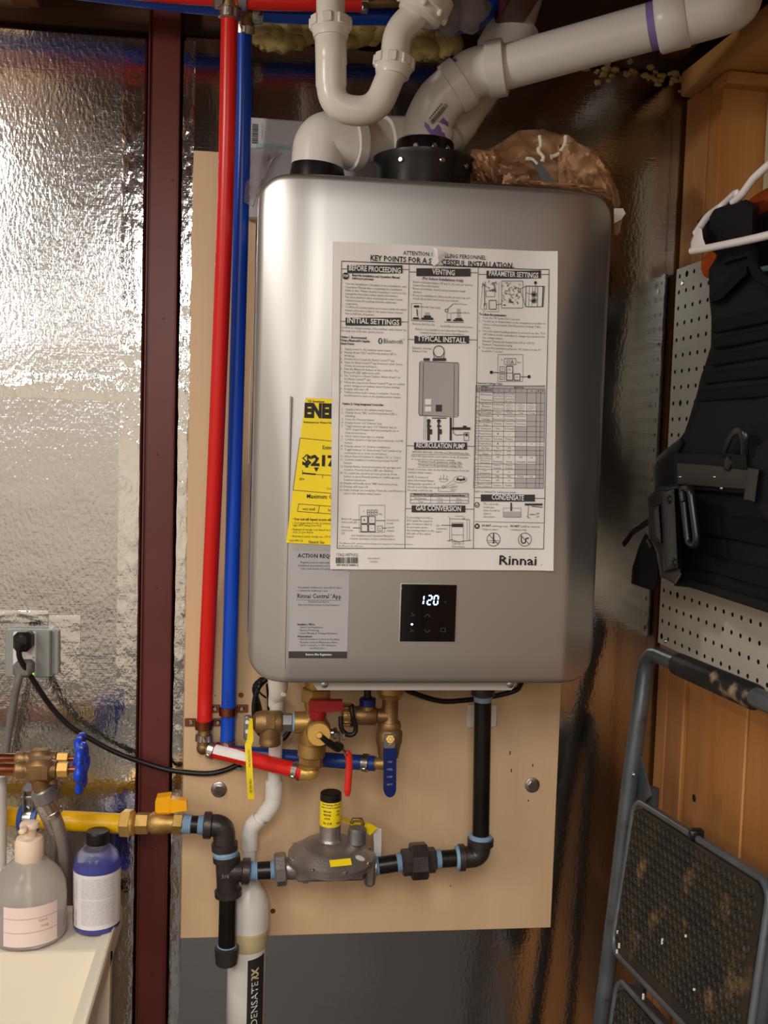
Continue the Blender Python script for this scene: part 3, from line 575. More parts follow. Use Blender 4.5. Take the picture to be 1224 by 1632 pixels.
# venting column
tx('(For Indoor Installations Only)', 705.5, 447.5, 4.2, 67, 'C', .02)
for y in (449.5, 460.5, 471): tx('•', 654, y, 3.4)
para(657.5, 451, ['Ensure vent pipe slopes 1/4" per ft. (21 mm per meter)', 'toward the water heater.', "Ensure vent system doesn't exceed maximum length", 'allowed.', 'Room air installations: Remove the air inlet cap and', 'install elbow and vent screen (see below).'], 5.3, 3.3)
boxr(655, 484, 671.5, 509, .5)
fill(bars, 659, 487, 667.5, 490.5); fill(bars, 658, 506, 667, 509.5); seg((664, 493), (664.8, 504), 1.6); seg((654, 511), (692, 512.5), .8)
fill(bars, 671, 506.5, 690, 510); fill(bars, 675, 503, 686.5, 506.5); fill(gr, 677, 498, 684.5, 503); seg((669, 489), (677, 489.5), .6); para(678, 491, ['Air Inlet Cap'], 5, 3.2); para(657, 517.5, ['Remove Air Inlet Cap'], 5, 3.2)
x_, y_ = A(711.5, 495); disc(gi, x_, y_, 3, pl, 1.8); boxr(712.5, 499, 718.5, 508.5, .5, gi); fill(bars, 711.5, 509, 718.5, 511.5); seg((713, 493), (723, 483.5), .9); seg((708, 513), (739, 514), .8)
fill(gr, 728, 492, 733.5, 507); fill(bars, 725, 507, 736, 509.5); fill(bars, 722, 509.5, 738, 512); seg((719, 498.5), (738, 498.5), .6); para(724, 485.5, ['Vent Screen'], 5, 3.2); para(739, 499.8, ['Elbow'], 5, 3.2); para(702, 521, ['Install Elbow and Vent Screen'], 5, 3.2)
tx('Refer to the Installation and Operation Manual for', 704, 528, 3.2, 86, 'C', 0, LG); tx('complete details on the above information.', 704, 533, 3.2, 73, 'C', 0, LG)
# typical install sketch
para(657, 556, ['Example: Internal', 'Below on Unit'], 5, 3.4)
bd = [(668.5, 578), (670, 576), (729, 578.5), (730.5, 581), (729.5, 663), (727, 664.5), (669, 662), (666.8, 659)]
fill(gd, 667.5, 577.5, 729.5, 662.5)
poly(bd, .8, None, True); seg((674.5, 578), (673, 662), .7); seg((723.5, 580), (722.5, 664), .7)
x_, y_ = A(699, 560); disc(ink, x_, y_, 9.4, pl, 8.2); seg((690, 561), (691.5, 571), .8); seg((708, 561), (707, 571.5), .8); fill(bars, 689, 571, 710.5, 575.5); fill(bars, 674.5, 571, 684.5, 575); fill(gr, 691.5, 568, 707.3, 571)
fill(bars, 694, 645, 704, 656); fill(wh_, 677, 636, 687, 645, pl2); fill(wh_, 677, 648, 687, 656, pl2); tx('QR'[:0] or '·', 682, 641, 2)
for x, w_ in ((683, 5), (699, 3.6)):
    fill(bars, x-w_/2, 668, x+w_/2-.6, 702); fill(bars, x+w_/2-1, 684, x+w_/2+3, 692); x_, y_ = A(x, 671); disc(bars, x_, y_, 3.2, pl, 1.4); fill(bars, x-3, 678, x+4, 680.5)
fill(bars, 716, 665.5, 719.5, 702); fill(bars, 719, 681, 749, 685); fill(bars, 737, 678.5, 743, 681); seg((676, 663), (675, 701), .6); seg((679, 663), (678, 701), .6); fill(bars, 688, 665.5, 711, 667)
poly([(722, 664), (722, 690), (726, 693.5), (741, 692.5)], .9); boxr(739, 689.5, 746.5, 702, .8); fill(bars, 741, 691, 745, 695)
tx('RXP199iN, RXP160iN, CXP199iN and CXP160iN Models Only', 702, 723, 3.4, 92, 'C'); seg((656, 724.2), (749, 725.2), .5)
para(655, 728, ['Select the appropriate recirculation mode (Dedicated', 'or crossover) in the parameter settings.'], 5, 3.3)
tx('Dedicated mode (parameter setting 1Ab)', 701, 738, 3.4, 71, 'C'); tx('Crossover mode (parameter setting 1Ac)', 701, 743.3, 3.4, 71, 'C'); seg((665, 739), (737, 740), .4); seg((665, 744.4), (737, 745.2), .4)
para(650, 749, ['Install crossover valve at the furthest fixture from the', 'tankless water heater.'], 5, 3.3)
para(649.5, 761.5, ['NOTE: To remove air', 'open a hot water fixture', 'during pump operation. If', 'the air is not fully removed', 'the pump could run dry.'], 5.25, 3.5)
poly([(699, 763), (714, 764), (710, 768), (702, 767.5)], .5, gi, True); seg((707, 756), (706.5, 764), .8, gi); seg((702, 758), (702, 764), .6, gi); seg((712, 758), (711, 764), .6, gi); x_, y_ = A(706, 776); disc(gi, x_, y_, 2.4, pl, 1.6); poly([(708, 775), (722, 765)], .5, gi); poly([(708, 776.5), (726, 770)], .5, gi); poly([(724, 777), (699, 777), (698, 783), (724, 783.3)], .5, gi)
el = [(733+math.cos(t*math.pi/10)*10.5, 764+math.sin(t*math.pi/10)*5.4) for t in range(20)]; poly(el, .6, gi, True); fill(bars, 727, 763, 741, 765.6); fill(bars, 728, 761, 730, 763); fill(bars, 738, 761, 740, 763); fill(bars, 733, 765, 735, 767); tx('COLD', 718, 776.5, 3, None, 'L', 0, LG); tx('HOT', 718, 782, 3, None, 'L', 0, LG)
fill(gr, 654, 786.5, 746.5, 791); boxr(654, 786.5, 746.5, 802, .7); seg((654, 791), (746.5, 792), .5); seg((654, 796.3), (746.5, 797.5), .5); seg((686.5, 791), (686, 801.7), .5); seg((716.5, 791), (716, 802), .5)
tx('Maximum Pipe Length (Crossover and Dedicated Mode)', 700, 790.2, 3.1, 84, 'C', .03); tx('Pipe Diameter', 670, 795.5, 3, 20, 'C', 0, LG); tx('1/2 in.', 701, 796, 3, 9, 'C', 0, LG); tx('3/4 in.', 731, 796.5, 3, 9, 'C', 0, LG); tx('Total', 670, 801, 3, 8, 'C', 0, LG); tx('100 ft', 701, 801.2, 3, 9, 'C', 0, LG); tx('500 ft', 731, 801.6, 3, 9, 'C', 0, LG)
para(648, 826, ['If converting from NG to', 'LPG, apply the supplied', 'gas conversion label at', 'an open space above', 'the existing label on the', 'left side of the water', 'heater.'], 5.1, 3.4)
para(694.5, 838.5, ['Gas', 'Conversion', 'Label'], 5, 3.4); boxr(719.5, 833, 738, 863, .6, gi); fill(bars, 720, 834.5, 737.5, 839.8); seg((703, 837), (721, 837), .9); poly([(715, 823), (716.5, 826), (716, 863)], .6); poly([(716, 826.5), (748, 828), (748, 862)], .6); seg((744, 828), (744, 861), .6, gi); seg((725, 822.5), (739, 822.5), .5); fill(gr, 737, 824.5, 741, 827); seg((719.5, 852), (738, 852.5), .5, gi)
poly([(712, 862), (720, 860), (730, 863.5), (740, 862), (751, 861)], .8); tx('Left Side of', 730, 867.5, 3.3, 19, 'C', 0, LG); tx('Water Heater', 730, 872.3, 3.3, 22, 'C', 0, LG)
# parameter column: three sketches
random.seed(7)
poly([(770, 448), (765, 491), (772, 496), (768, 500)], .5, gi); poly([(795, 450), (794, 497), (775, 497)], .5, gi)
for k in range(16): x, y = random.uniform(771, 793), random.uniform(447, 462); poly([(x, y), (x+random.uniform(-4, 4), y+random.uniform(-3, 3)), (x+random.uniform(-4, 4), y+random.uniform(0, 6))], .7, ink if k % 3 == 0 else gi)
poly([(774, 464), (788.5, 463), (788, 473), (774, 473)], .6, None, True); seg((772, 455), (772, 488), 1.1); seg((788, 455), (790, 466), 1.1); boxr(779, 479, 790.5, 493, 1); boxr(771, 484, 775, 493, .7); seg((791, 486), (799, 484.5), .9)
boxr(799, 448, 833, 491, .8, gi)
for k in range(42): x, y = random.uniform(801, 829), random.uniform(452, 486); poly([(x, y), (x+random.uniform(-4, 4), y+random.uniform(-4, 4)), (x+random.uniform(-3, 3), y+random.uniform(-4, 4))], random.choice((.5, .6, 1)), ink if k % 3 == 0 else gi)
boxr(825.5, 460, 829.5, 465.5, .9); seg((830, 460), (838, 456), .7); seg((830, 466), (837, 488), .7)
poly([(838, 456), (866, 457), (864, 489.5), (837, 489)], 1, None, True); seg((856, 457), (855, 489), .9); seg((864, 457), (862.5, 489), 1.4); seg((843, 457), (842, 488), .6); seg((848, 457), (847, 488), .6); poly([(838, 467), (846, 469), (850, 463)], .6); poly([(842, 477), (849, 482)], .6)
for x, y in ((850.5, 470), (850.3, 479.5)):
    x_, y_ = A(x, y); disc(ink, x_, y_, 4.4, pl, 3.6); disc(ink, x_, y_, 2.8, pl)
x_, y_ = A(852.5, 451); disc(ink, x_, y_, 2.4, pl); seg((852.5, 453), (852, 466), .9)
para(763, 502.5, ['To adjust the parameters:'], 5, 3.5, 0, .035)
nlist(763, 508, [['Press the "A" button for 1 second.'], ['Use the up or down button on the integrated controller to', 'select a setting number (See Parameter Settings Table', 'below).'], ['Once the desired setting number is selected, use the "On/', 'Off" button on the controller to change the selection for', 'the setting number.', 'Example: Display will change from 01A to 01b for', 'Maximum Temperature setting.'], ['To exit the parameters, press the "A" button on the PC', 'board for 1 second.']], 5.3, dx=-.12)
boxr(793, 565, 833, 608, .6, gi); boxr(803.5, 571.5, 822, 581, .7); tx('01A', 812.5, 580, 7, 12, 'C'); tx('°F', 797.5, 575, 2.6); tx('AM', 824, 579, 2.6); boxr(796.5, 584.5, 804.5, 592, .7); boxr(796, 596.5, 804, 604.5, .7); boxr(807, 583.5, 817, 606, 1.2); seg((807, 594.5), (817, 594.5), .6); boxr(819, 596, 828.5, 606, 1.2); tx('+', 800.5, 590, 4, None, 'C'); tx('A', 812, 590.5, 3, None, 'C'); tx('V', 812, 602.5, 3, None, 'C'); tx('O', 823.7, 602.5, 3, None, 'C'); tx('Pri', 800, 602, 3, None, 'C')
for x, y in ((782.5, 593.5), (842.5, 600.5)): x_, y_ = A(x, y); disc(ink, x_, y_, 2.7, pl)
seg((785, 593.5), (806, 594.5), 1); seg((830, 600.7), (840, 600.5), 1)
para(758.5, 612, ['Parameter Settings Table'], 5, 3.5, 0, .01)
k_ = .1225; ys = [115, 155, 203, 335, 443, 488, 575, 643, 708, 778, 840, 903, 955, 1018, 1133, 1205, 1270, 1315, 1380, 1445]; xt = [62, 110, 290, 437, 583, 730, 848, 903, 958]; xb = [35, 90, 270, 415, 565, 715, 833, 880, 932]
def cell(r, c): t = (ys[r]-115)/1330; x = lerp(xt[c], xb[c], t); return (750+k_*x, 600+k_*(ys[r]+(14-6*t)*(x-60)/890))
def fcell(r, c, c1=None):
    a, b = cell(r, c), cell(r+1, (c1 or c)+1); fill(gr, a[0]+.3, a[1], b[0], b[1])
for c in range(8): fcell(1, c)
fcell(0, 0, 7)
blank = {2: (4, 5, 6, 7), 3: (6, 7), 4: (6, 7), 5: (5, 6, 7), 6: (5, 6, 7), 7: (4, 5, 6, 7), 8: (4, 5, 6, 7), 9: (4, 5, 6, 7), 11: (4, 5, 6, 7), 12: (4, 5, 6, 7), 13: (6, 7), 14: (4, 5, 6, 7), 15: (4, 5, 6, 7), 16: (6, 7), 17: (4, 5, 6, 7), 18: (4, 5, 6, 7)}
for r, cs in blank.items():
    for c in cs: fcell(r, c)
for r in range(20): seg(cell(r, 0), cell(r, 8), .55)
for c in range(9):
    if c in (1,) or c > 2: seg(cell(1, c), cell(19, c), .55)
    else: seg(cell(0, c), cell(19, c), .6)
def ctext(r, c, lines, b=0):
    a, d = cell(r, c), cell(r+1, c+1); n = len(lines); x = (a[0]+d[0])/2; w_ = d[0]-a[0]-1.5
    for i, s_ in enumerate(lines): tx(s_, x, lerp(a[1], d[1], (i+.5)/n)+1.2, min(2.9, (d[1]-a[1])/n*.62), min(w_, len(s_)*1.7), 'C', b, L1 if b else LG)
a, d = cell(0, 0), cell(1, 2); tx('SETTING', (a[0]+d[0])/2, d[1]-1.2, 2.8, 12, 'C', .03); a, d = cell(0, 2), cell(1, 8); tx('SELECTION', (a[0]+d[0])/2, d[1]-1.6, 2.8, 16, 'C', .03)
for c, s_ in enumerate(('#', 'DESCRIPTION', 'A', 'b', 'C', 'd', 'E', 'F')): ctext(1, c, [s_], .03)
nm = ['01', '02', '03', '1A', '15', '16', '17', '18', '20', '21', '22', '31', '41', '51', '61', '71', '81']
desc = [['Maximum Set', 'Temperature'], ['High Altitude', '(Maximum', 'Elevation)'], ['Vent Length'], ['Recirculation', 'Settings'], ['Recirculation', 'Mode'], ['Commercial'], ['Freeze Protect'], ['EZ Connect'], ['Demand Recirc'], ['Gas Type'], ['Service Soon', '(days)'], ['Water Hammer', 'Valve Closing', 'Min Speed', 'Reduction'], ['Indoor/Outdoor'], ['Low', 'Activation'], ['Pump Speed'], ['Pre-heating'], ['Remote Control', 'as a Switch']]
for i, s_ in enumerate(nm): ctext(i+2, 0, [s_]); ctext(i+2, 1, desc[i])
cells = {(2, 2): ['Residential', '120°F (49°C)', 'Commercial', '140°F (60°C)'], (2, 3): ['Residential', '140°F (60°C)', 'Commercial', '185°F (85°C)'], (3, 2): ['0-2000 ft', '(0-610 m)'], (3, 3): ['2001-', '5200 ft', '(610-', '1585 m)'], (3, 4): ['5201-', '7700 ft', '(1585-', '2347 m)'], (3, 5): ['7701-', '10200 ft', '(2347-', '3109 m)'], (4, 2): ['Short'], (4, 3): ['Medium'], (4, 4): ['Long'], (4, 5): ['X Long'], (5, 2): ['No', 'Recirculation'], (5, 3): ['Dedicated', 'Recirculation'], (5, 4): ['Crossover', 'Recirculation'], (6, 2): ['Economy'], (6, 3): ['Comfort'], (6, 4): ['On Demand'], (7, 2): ['None'], (7, 3): ['On Demand'], (8, 2): ['1'], (8, 3): ['2'], (9, 2): ['Secondary'], (9, 3): ['Primary'], (10, 2): ['1'], (10, 3): ['2'], (10, 4): ['3'], (10, 5): ['4'], (10, 6): ['5'], (10, 7): ['6'], (11, 2): ['NG'], (11, 3): ['LPG'], (12, 2): ['Without', 'Pump'], (12, 3): ['With', 'Pump'], (13, 2): ['Off', '(Default)'], (13, 3): ['On', '(slow)'], (13, 4): ['Mid', '(default)'], (13, 5): ['Low', '(default)'], (14, 2): ['Indoor', 'Default'], (14, 3): ['Outdoor', 'Default'], (15, 2): ['Off'], (15, 3): ['On'], (16, 2): ['High'], (16, 3): ['Mid'], (16, 4): ['Medium'], (16, 5): ['Low'], (17, 2): ['Off'], (17, 3): ['On'], (18, 2): ['Disable'], (18, 3): ['Enable']}
for (r, c), l_ in cells.items(): ctext(r, c, l_)
para(755.5, 784.5, ['Refer to manual for additional details.'], 5, 3.4)
# condensate
x_, y_ = A(760, 804.5); disc(ink, x_, y_, 4.4, pl, 3.2); seg((758, 804.5), (759.5, 806.5), .9); seg((759.5, 806.5), (762.5, 802), .9)
para(770, 804.5, ['The end of the', 'condensate', 'drain should be', 'open to', 'atmosphere.'], 5, 3.4); fill(gr, 801, 815, 829, 823.5); boxr(801, 809.5, 829, 824, .5, gi); fill(bars, 812.4, 801, 815, 814)
fill(bars, 835, 802, 863, 805.2); seg((846, 806.5), (863, 808), 1.2); seg((841, 805), (840, 826), .7); seg((842.5, 819.5), (852, 819.5), 1); para(853, 819.5, ['AIR', 'GAP'], 5, 3.4); seg((838, 822), (844, 826), .7, gi)
seg((756, 831), (866, 833), .6)
x_, y_ = A(760, 838.5); disc(ink, x_, y_, 4.4, pl)
for s_ in (-1, 1): x2, y2 = A2(760, 838.5); line(wh_, x2-2*s_, y2-2, x2+2*s_, y2+2, 1, pl2)
tx('DO NOT', 767.5, 839, 3.6, 15, 'L', .035); tx('submerge end', 783.5, 839.5, 3.4, 25, 'L', 0, LG); tx('of pipe in water.', 767.5, 844.5, 3.4, 27, 'L', 0, LG); tx('DO NOT', 812.5, 839.7, 3.6, 15, 'L', .035); tx('install an external', 828.5, 840, 3.4, 32, 'L', 0, LG); tx('condensate trap.', 812.5, 845, 3.4, 28, 'L', 0, LG)
for x in (786, 835.5):
    x_, y_ = A(x, 859.5); disc(ink, x_, y_, 11.4, pl, 10.5); line(ink, x_-7.5, y_-7.5, x_+7.5, y_+7.5, .9, pl)
fill(bars, 785, 850, 787, 866); seg((776, 861), (796, 861.5), .6); seg((778, 864), (795, 864.5), .6, gi); poly([(830, 853), (830, 863), (833, 866), (836.5, 864), (837, 858), (842, 857)], 1.8)
# foot of the sheet
tx('U362-0879(02)', 536, 886, 5.2, 35, 'L'); xx = 535.0; random.seed(12)
while xx < 571: w_ = random.choice((.6, .8, 1.3, 1.7)); fill(ink, xx, 888, xx+w_, 897.5); xx += w_+random.choice((.5, .7, 1.1))
tx('000 00615 00490 6', 536, 901.5, 3.2, 35, 'L', .03); tx('00000900', 585, 891, 2.8, 20, 'L', 0, LG); tx('11/2022', 589, 896, 2.8, 13, 'L', 0, LG)
tx('Rinnai', 795, 899.5, 15.5, 63, 'L', .018); tx('.', 861, 900, 8, None, 'L', .01)
texts(ink, L1, pl); texts(gi, LG, pl); texts(wh_, LW, pl2, 2)
gd.build('appliance_drawing', 'grey', po, 0)
for mb_, n_, m_ in ((bars, 'dark_drawing', 'bar'), (gr, 'grey_cells', 'cellgrey'), (ink, 'black_printing', 'ink'), (gi, 'fine_printing', 'greyink'), (wh_, 'white_symbols', 'white')): mb_.build(n_, m_, po, 0)['kind'] = 'stuff'
# ------------------------------------------------------------------ vent pipes above the heater
def sock(mb, A, B, r0, lip=.0025, n=28): mb.rev(A, B, [(0, r0), (.06, r0+lip), (.94, r0+lip), (1, r0)], n)
def pipe(name, label, cat, pts, r, m, rad=.02, n=16, group=None, nb=7, smooth=60):
    b = MB().tube(bend(pts, rad, nb), r, n); return tag(b.build(name, m, None, smooth), label, cat, group)
exb = V((ex, ey, HZ1+.082))
e3, e4 = P(806, 107, -.178), P(1062, 36, -.285)
dirp = (e4-e3).normalized()
ev = thing('exhaust_vent_pipe', 'thick white vent pipe rising from the black collar and sloping up to the right', 'pipe', exb)
cl1 = spline([exb, V((ex, ey, P(684, 212, -.14).z)), P(690, 180, -.143), P(703, 160, -.147), P(722, 143, -.152), P(740, 130, -.157)], 6)
el_ = MB().tube(cl1, .0345, 30).build('elbow', 'pvc', ev, 60)
b = MB(); sock(b, exb+V((0, 0, .002)), P(684, 203, -.14), .0345, .0028); b.build('socket', 'pvc', el_, 40)
b = MB(); sock(b, P(719, 145.5, -.151), P(741, 129, -.157), .0348, .0035, 30); b.build('socket', 'pvc', el_, 40)
cp = MB(); cp.tube(spline([P(734, 134, -.155), P(748, 122, -.159), P(763, 115, -.165), P(784, 112, -.171)], 6), .0343, 28); sock(cp, P(776, 112.5, -.169), P(806, 107, -.178), .0348, .0038, 30); cp.ball(P(770, 84, -.185), .004, 8); cp.ball(P(757, 89, -.182), .0045, 8); cp.build('coupling', 'pvc', ev, 40)
MB().tube([e3, e4], .0302, 28).build('straight_pipe', 'pvc', ev, 60)
c4 = e4+dirp*.03; up_ = V((.35, .75, .55)).normalized()
f_ = MB(); sock(f_, e4-dirp*.012, e4+dirp*.028, .0345, .003); f_.tube(bend([e4+dirp*.02, e4+dirp*.085, e4+dirp*.085+up_*.16], .075, 10), .0352, 28); f_.build('end_elbow', 'pvc', ev, 60)
b = MB(); b.rev(e4-dirp*.022, e4-dirp*.0118, [(0, .0306), (1, .0306)], 28); b.build('primer_stain', 'purple', ev)
b = MB(); q0, q1 = P(739, 130.5, -.1567), P(744, 127, -.158); u, w_ = frame(q1-q0, V((0, 0, 1))); b.grid([[p+(u*math.cos(a)+w_*math.sin(a))*.0353 for a in [lerp(-.9, 1.0, k/10) for k in range(11)]] for p in (q0, q1)]); b.build('primer_stain', 'purple', ev)
m_ = MB(); k0 = exb+V((0, 0, .004))                       # purple drip on the lower socket
dr = [(-1.75, .014, .020), (-1.6, .006, .016), (-1.5, .002, .010), (-1.4, .001, .010), (-1.25, .001, .018), (-1.1, .001, .026), (-.95, .001, .031), (-.8, .006, .030), (-.7, .018, .027)]
m_.grid([[k0+V((math.cos(a)*.0387, math.sin(a)*.0387, (lo, hi)[t])) for a, lo, hi in dr] for t in (1, 0)]); m_.build('primer_drip', 'purple', ev, 0)
def barcode(mb, c, ux, uy, n, wd, h, seed):
    random.seed(seed); x = 0
    while x < wd:
        w_ = random.choice((.0005, .0008, .0012)); mb.add([c+ux*x, c+ux*(x+w_), c+ux*(x+w_)+uy*h, c+ux*x+uy*h], [(0, 1, 2, 3)]); x += w_+random.choice((.0005, .0008))
bc = MB(); c_ = P(690, 198, -.1815); ux = (P(717, 166, -.1815)-c_).normalized(); uy = (P(686, 192, -.1815)-c_); uy = (uy-ux*uy.dot(ux)).normalized()
barcode(bc, c_, ux, uy, 20, .034, .0055, 3)
for k in range(8): bc.add([c_+ux*(.003+k*.0035)-uy*.007*-1+uy*(.001+j) for j in (0,)]+[c_+ux*(.0052+k*.0035)+uy*.008, c_+ux*(.0052+k*.0035)+uy*.0096, c_+ux*(.003+k*.0035)+uy*.0096], [(0, 1, 2, 3)])
bc.build('barcode_print', 'ink', ev, 0)['kind'] = 'stuff'
ib = V((ix, ey, HZ1+.044)); i2 = V((ix, ey, P(566, 226, -.14).z))
iv = thing('intake_vent_pipe', 'white air intake pipe bending behind the thick sloping vent pipe', 'pipe', ib)
x1, x2, x3 = P(566, 226, -.135), P(655, 226, -.10), P(700, 222, -.085)
el_ = MB().tube(bend([ib, V((ix+.003, ey, x1.z+.002)), x1], .07, 12), .0375, 28).build('elbow', 'pvc', iv, 60)
di = (x2-x1).normalized()
b = MB(); sock(b, x1-di*.012, x1+di*.004, .037, .003); b.build('socket', 'pvc', el_, 40)
MB().rev(x1, x2, [(0, .034), (.1, .034), (.12, .031), (.5, .031), (.52, .0355), (.95, .0355), (1, .033)], 28).build('coupling', 'pvc', iv, 40)
y1, y2, y3 = P(775, 128, -.055), P(812, 62, -.05), P(845, -40, -.03)
MB().tube(bend([x2-di*.01, x3+di*.012, y1, y2, y3], [.05, .05, .04], 10), .0302, 24).build('rising_pipe', 'pvc', iv, 60)
b = MB(); dd = (y1-x3).normalized(); sock(b, x3+dd*.012, x3+dd*.05, .034, .003); b.build('socket', 'pvc', iv, 40)
b = MB(); dd = (y2-y1).normalized(); b.rev(y1+dd*.0, y2+dd*.02, [(0, .033), (.05, .036), (.4, .036), (.5, .041), (1, .041)], 26); b.build('upper_elbow', 'pvc', iv, 40)
# ------------------------------------------------------------------ drain trap
YT = -.24
tr = thing('drain_trap', 'white plastic p-trap drain hanging above the left end of the heater', 'trap', P(560, 190, YT))
MB().tube([P(527, -70, YT), P(527, 40, YT)], .0189, 24).build('tailpiece', 'trap', tr, 60)
def slipnut(mb, A, B, r):
    mb.rev(A, B, [(0, r*.86), (.06, r), (.6, r), (.68, r*.93), (1, r*.86)], 32)
    ax = (V(B)-V(A)); u, w_ = frame(ax); ax_ = ax.normalized()
    for k in range(8):
        a = 2*math.pi*(k+.3)/8; d = u*math.cos(a)+w_*math.sin(a); mb.box(lerp(V(A), V(B), .32)+d*r, (ax.length*.5, .013, .004), .0012, (ax_, ax_.cross(d), d))
b = MB(); slipnut(b, P(527, 28, YT), P(527, 61, YT), .0262); b.build('slip_nut', 'trap', tr, 40)
jb = bend([P(526, 55, YT), P(528, 130, YT), P(533, 186, YT), P(575, 176, YT), P(612, 172, YT), P(627, 118, YT)], [.02, .038, .05, .04], 9)
jb = bend([P(527, 55, YT), P(528, 172, YT), P(598, 181, YT), P(628, 108, YT)], [.062, .062], 14)
MB().tube(jb, [.0204 if i < 2 else .0192 for i in range(len(jb))], 26).build('j_bend', 'trap', tr, 60)
b = MB(); sock(b, P(527, 60, YT), P(528, 104, YT), .0196, .0012); b.build('collar', 'trap', tr, 40)
b = MB(); slipnut(b, P(629.5, 90, YT), P(625, 122, YT), .0258); b.build('slip_nut', 'trap', tr, 40)
arm = bend([P(629, 96, YT), P(633, 50, YT), P(668, 18, YT), P(700, -60, YT-.02)], [.04, .03], 10)
MB().tube(arm, .0192, 24).build('trap_arm', 'trap', tr, 60)
g0, g1 = P(666, 30, YT), P(686, -14, YT-.004)
b = MB(); b.rev(g0, g1, [(0, .025), (.1, .030), (.35, .031), (.4, .036), (.9, .036), (1, .03)], 30)
u, w_ = frame(g1-g0)
for k in range(8):
    a = 2*math.pi*k/8; d = u*math.cos(a)+w_*math.sin(a); b.box(lerp(g0, g1, .36)+d*.033, (.012, .007, .007), .002, ((g1-g0).normalized(), d.cross((g1-g0).normalized()), d))
b.build('big_slip_nut', 'trap', tr, 40)
b = MB(); gd_ = (g1-g0).normalized(); b.rev(g1-gd_*.001, g1+gd_*.003, [(0, .0325), (1, .0325)], 28); b.build('gasket', 'rubber', tr)
MB().rev(g1, P(712, -60, YT-.01), [(0, .0305), (1, .0305)], 28).build('branch_pipe', 'pvc', tr)
bl_ = MB()
for i in range(9):
    x, y = random.uniform(700, 752), random.uniform(-12, 26)
    t_ = blob(P(x, y, YT+.02), random.uniform(.016, .026), (1, .8, 1), i+200); bl_.add(t_.v, t_.f)
tag(bl_.build('plastic_wrap', 'pf', None, 40), 'crumpled clear plastic wrap stuffed beside the white trap arm at the top', 'plastic wrap')
# ------------------------------------------------------------------ red and blue tubing
def ring(parent, A, B, r, m='steel', ear=True, name='clamp_ring'):
    A, B = V(A), V(B); b = MB(); b.rev(A, B, [(0, r), (.05, r+.0016), (.95, r+.0016), (1, r)], 20)
    if ear:
        ax = (B-A).normalized(); d = V((0, -1, -.25)); d = (d-ax*d.dot(ax)).normalized(); b.box((A+B)/2+d*(r+.0035), ((B-A).length*.9, .006, .006), .0015, (ax, d.cross(ax), d))
    return b.build(name, m, parent, 40)
RP = .0119
rb = P(326, 1150, -.0335); rt = P(366, 26, -.147)
rv = thing('red_pipe', 'long red vertical water pipe running down the left of the plywood', 'pipe', rb)
MB().tube(spline([rt, P(360, 300, -.125), P(345, 700, -.080), P(329, 1060, -.0345), rb], 10), RP, 18).build('tube', 'red', rv, 60)
bb = P(362.5, 1184, -.0335); bt = P(389, 48, -.10)
bv = thing('blue_pipe', 'long blue vertical water pipe beside the red one on the plywood', 'pipe', bb)
MB().tube(spline([bt, P(386.5, 250, -.088), P(375, 700, -.055), P(365, 1100, -.0345), bb], 10), RP*.97, 18).build('tube', 'blue', bv, 60)
tb = MB(); texts(tb, [('BLUE PEX-B POTABLE TUBING 3/4" SDR9', 0, 0, 4.2, 120, 'L', 0)], lambda x, y: P(357-y*1.0+4, 1030+x, -.0335-.0122)); tb.build('pipe_print', 'ink', bv, 0)['kind'] = 'stuff'
r_h = [P(-260, -60, -.15), P(240, -12.5, -.15), P(340, -5, -.15), P(420, 2, -.15), P(585, 5, -.15)]
t = MB().tube(spline(r_h, 6), RP, 18); t = tag(t.build('red_pipe', 'red', None, 60), 'red horizontal pipe along the top edge above the foil wall', 'pipe')
b_h = [P(-260, -62, -.108), P(240, 0, -.108), P(350, 12, -.108), P(420, 22, -.108), P(520, 26, -.108), P(640, 28, -.108), P(735, 40, -.10), P(775, 22, -.09), P(800, -20, -.07), P(815, -60, -.06)]
t = MB().tube(spline(b_h, 6), RP*.97, 18); t = tag(t.build('blue_pipe', 'blue', None, 60), 'blue horizontal pipe under the red one along the top of the foil wall', 'pipe')
def teefit(name, label, c, ax, down, r=.0125):
    t_ = thing(name, label, 'fitting', c); b = MB(); b.cyl(c-ax*.026, c+ax*.026, r*1.12, 18); b.cyl(c, c+down*.030, r*1.08, 18); b.build('tee_body', 'bronze', t_, 40)
    ring(t_, c-ax*.022, c-ax*.010, r*1.16); ring(t_, c+ax*.010, c+ax*.022, r*1.16); ring(t_, c+down*.016, c+down*.028, r*1.12); return t_
X_ = (P(420, 2, -.15)-P(340, -5, -.15)).normalized()
teefit('brass_tee', 'brass tee joining the red vertical pipe to the red horizontal one', P(368, -4, -.149), X_, (rt-P(368, -4, -.149)).normalized())
teefit('brass_tee', 'brass tee joining the blue vertical pipe to the blue horizontal one', P(391, 20, -.107), X_, (bt-P(391, 20, -.107)).normalized(), .0122)
q = P(585, 5, -.15); b = MB(); b.cyl(q-V((.004, 0, 0)), q+V((.05, 0, .006)), .0075, 14); tag(b.build('copper_stub', 'bronze', None, 40), 'short copper stub at the right end of the red horizontal pipe', 'pipe')
q0, q1 = P(575, 4.5, -.15), P(586, 5, -.15); ring(t, q0, q1, RP) if 0 else None
cl = MB(); cl.rev(q0, q1, [(0, RP+.0003), (.05, RP+.002), (.95, RP+.002), (1, RP+.0003)], 20); cl.box(lerp(q0, q1, .5)+V((0, -.012, -.010)), (.009, .007, .012), .0015); tag(cl.build('hose_clamp', 'steel', None, 40), 'steel clamp ring near the end of the red horizontal pipe', 'clamp')
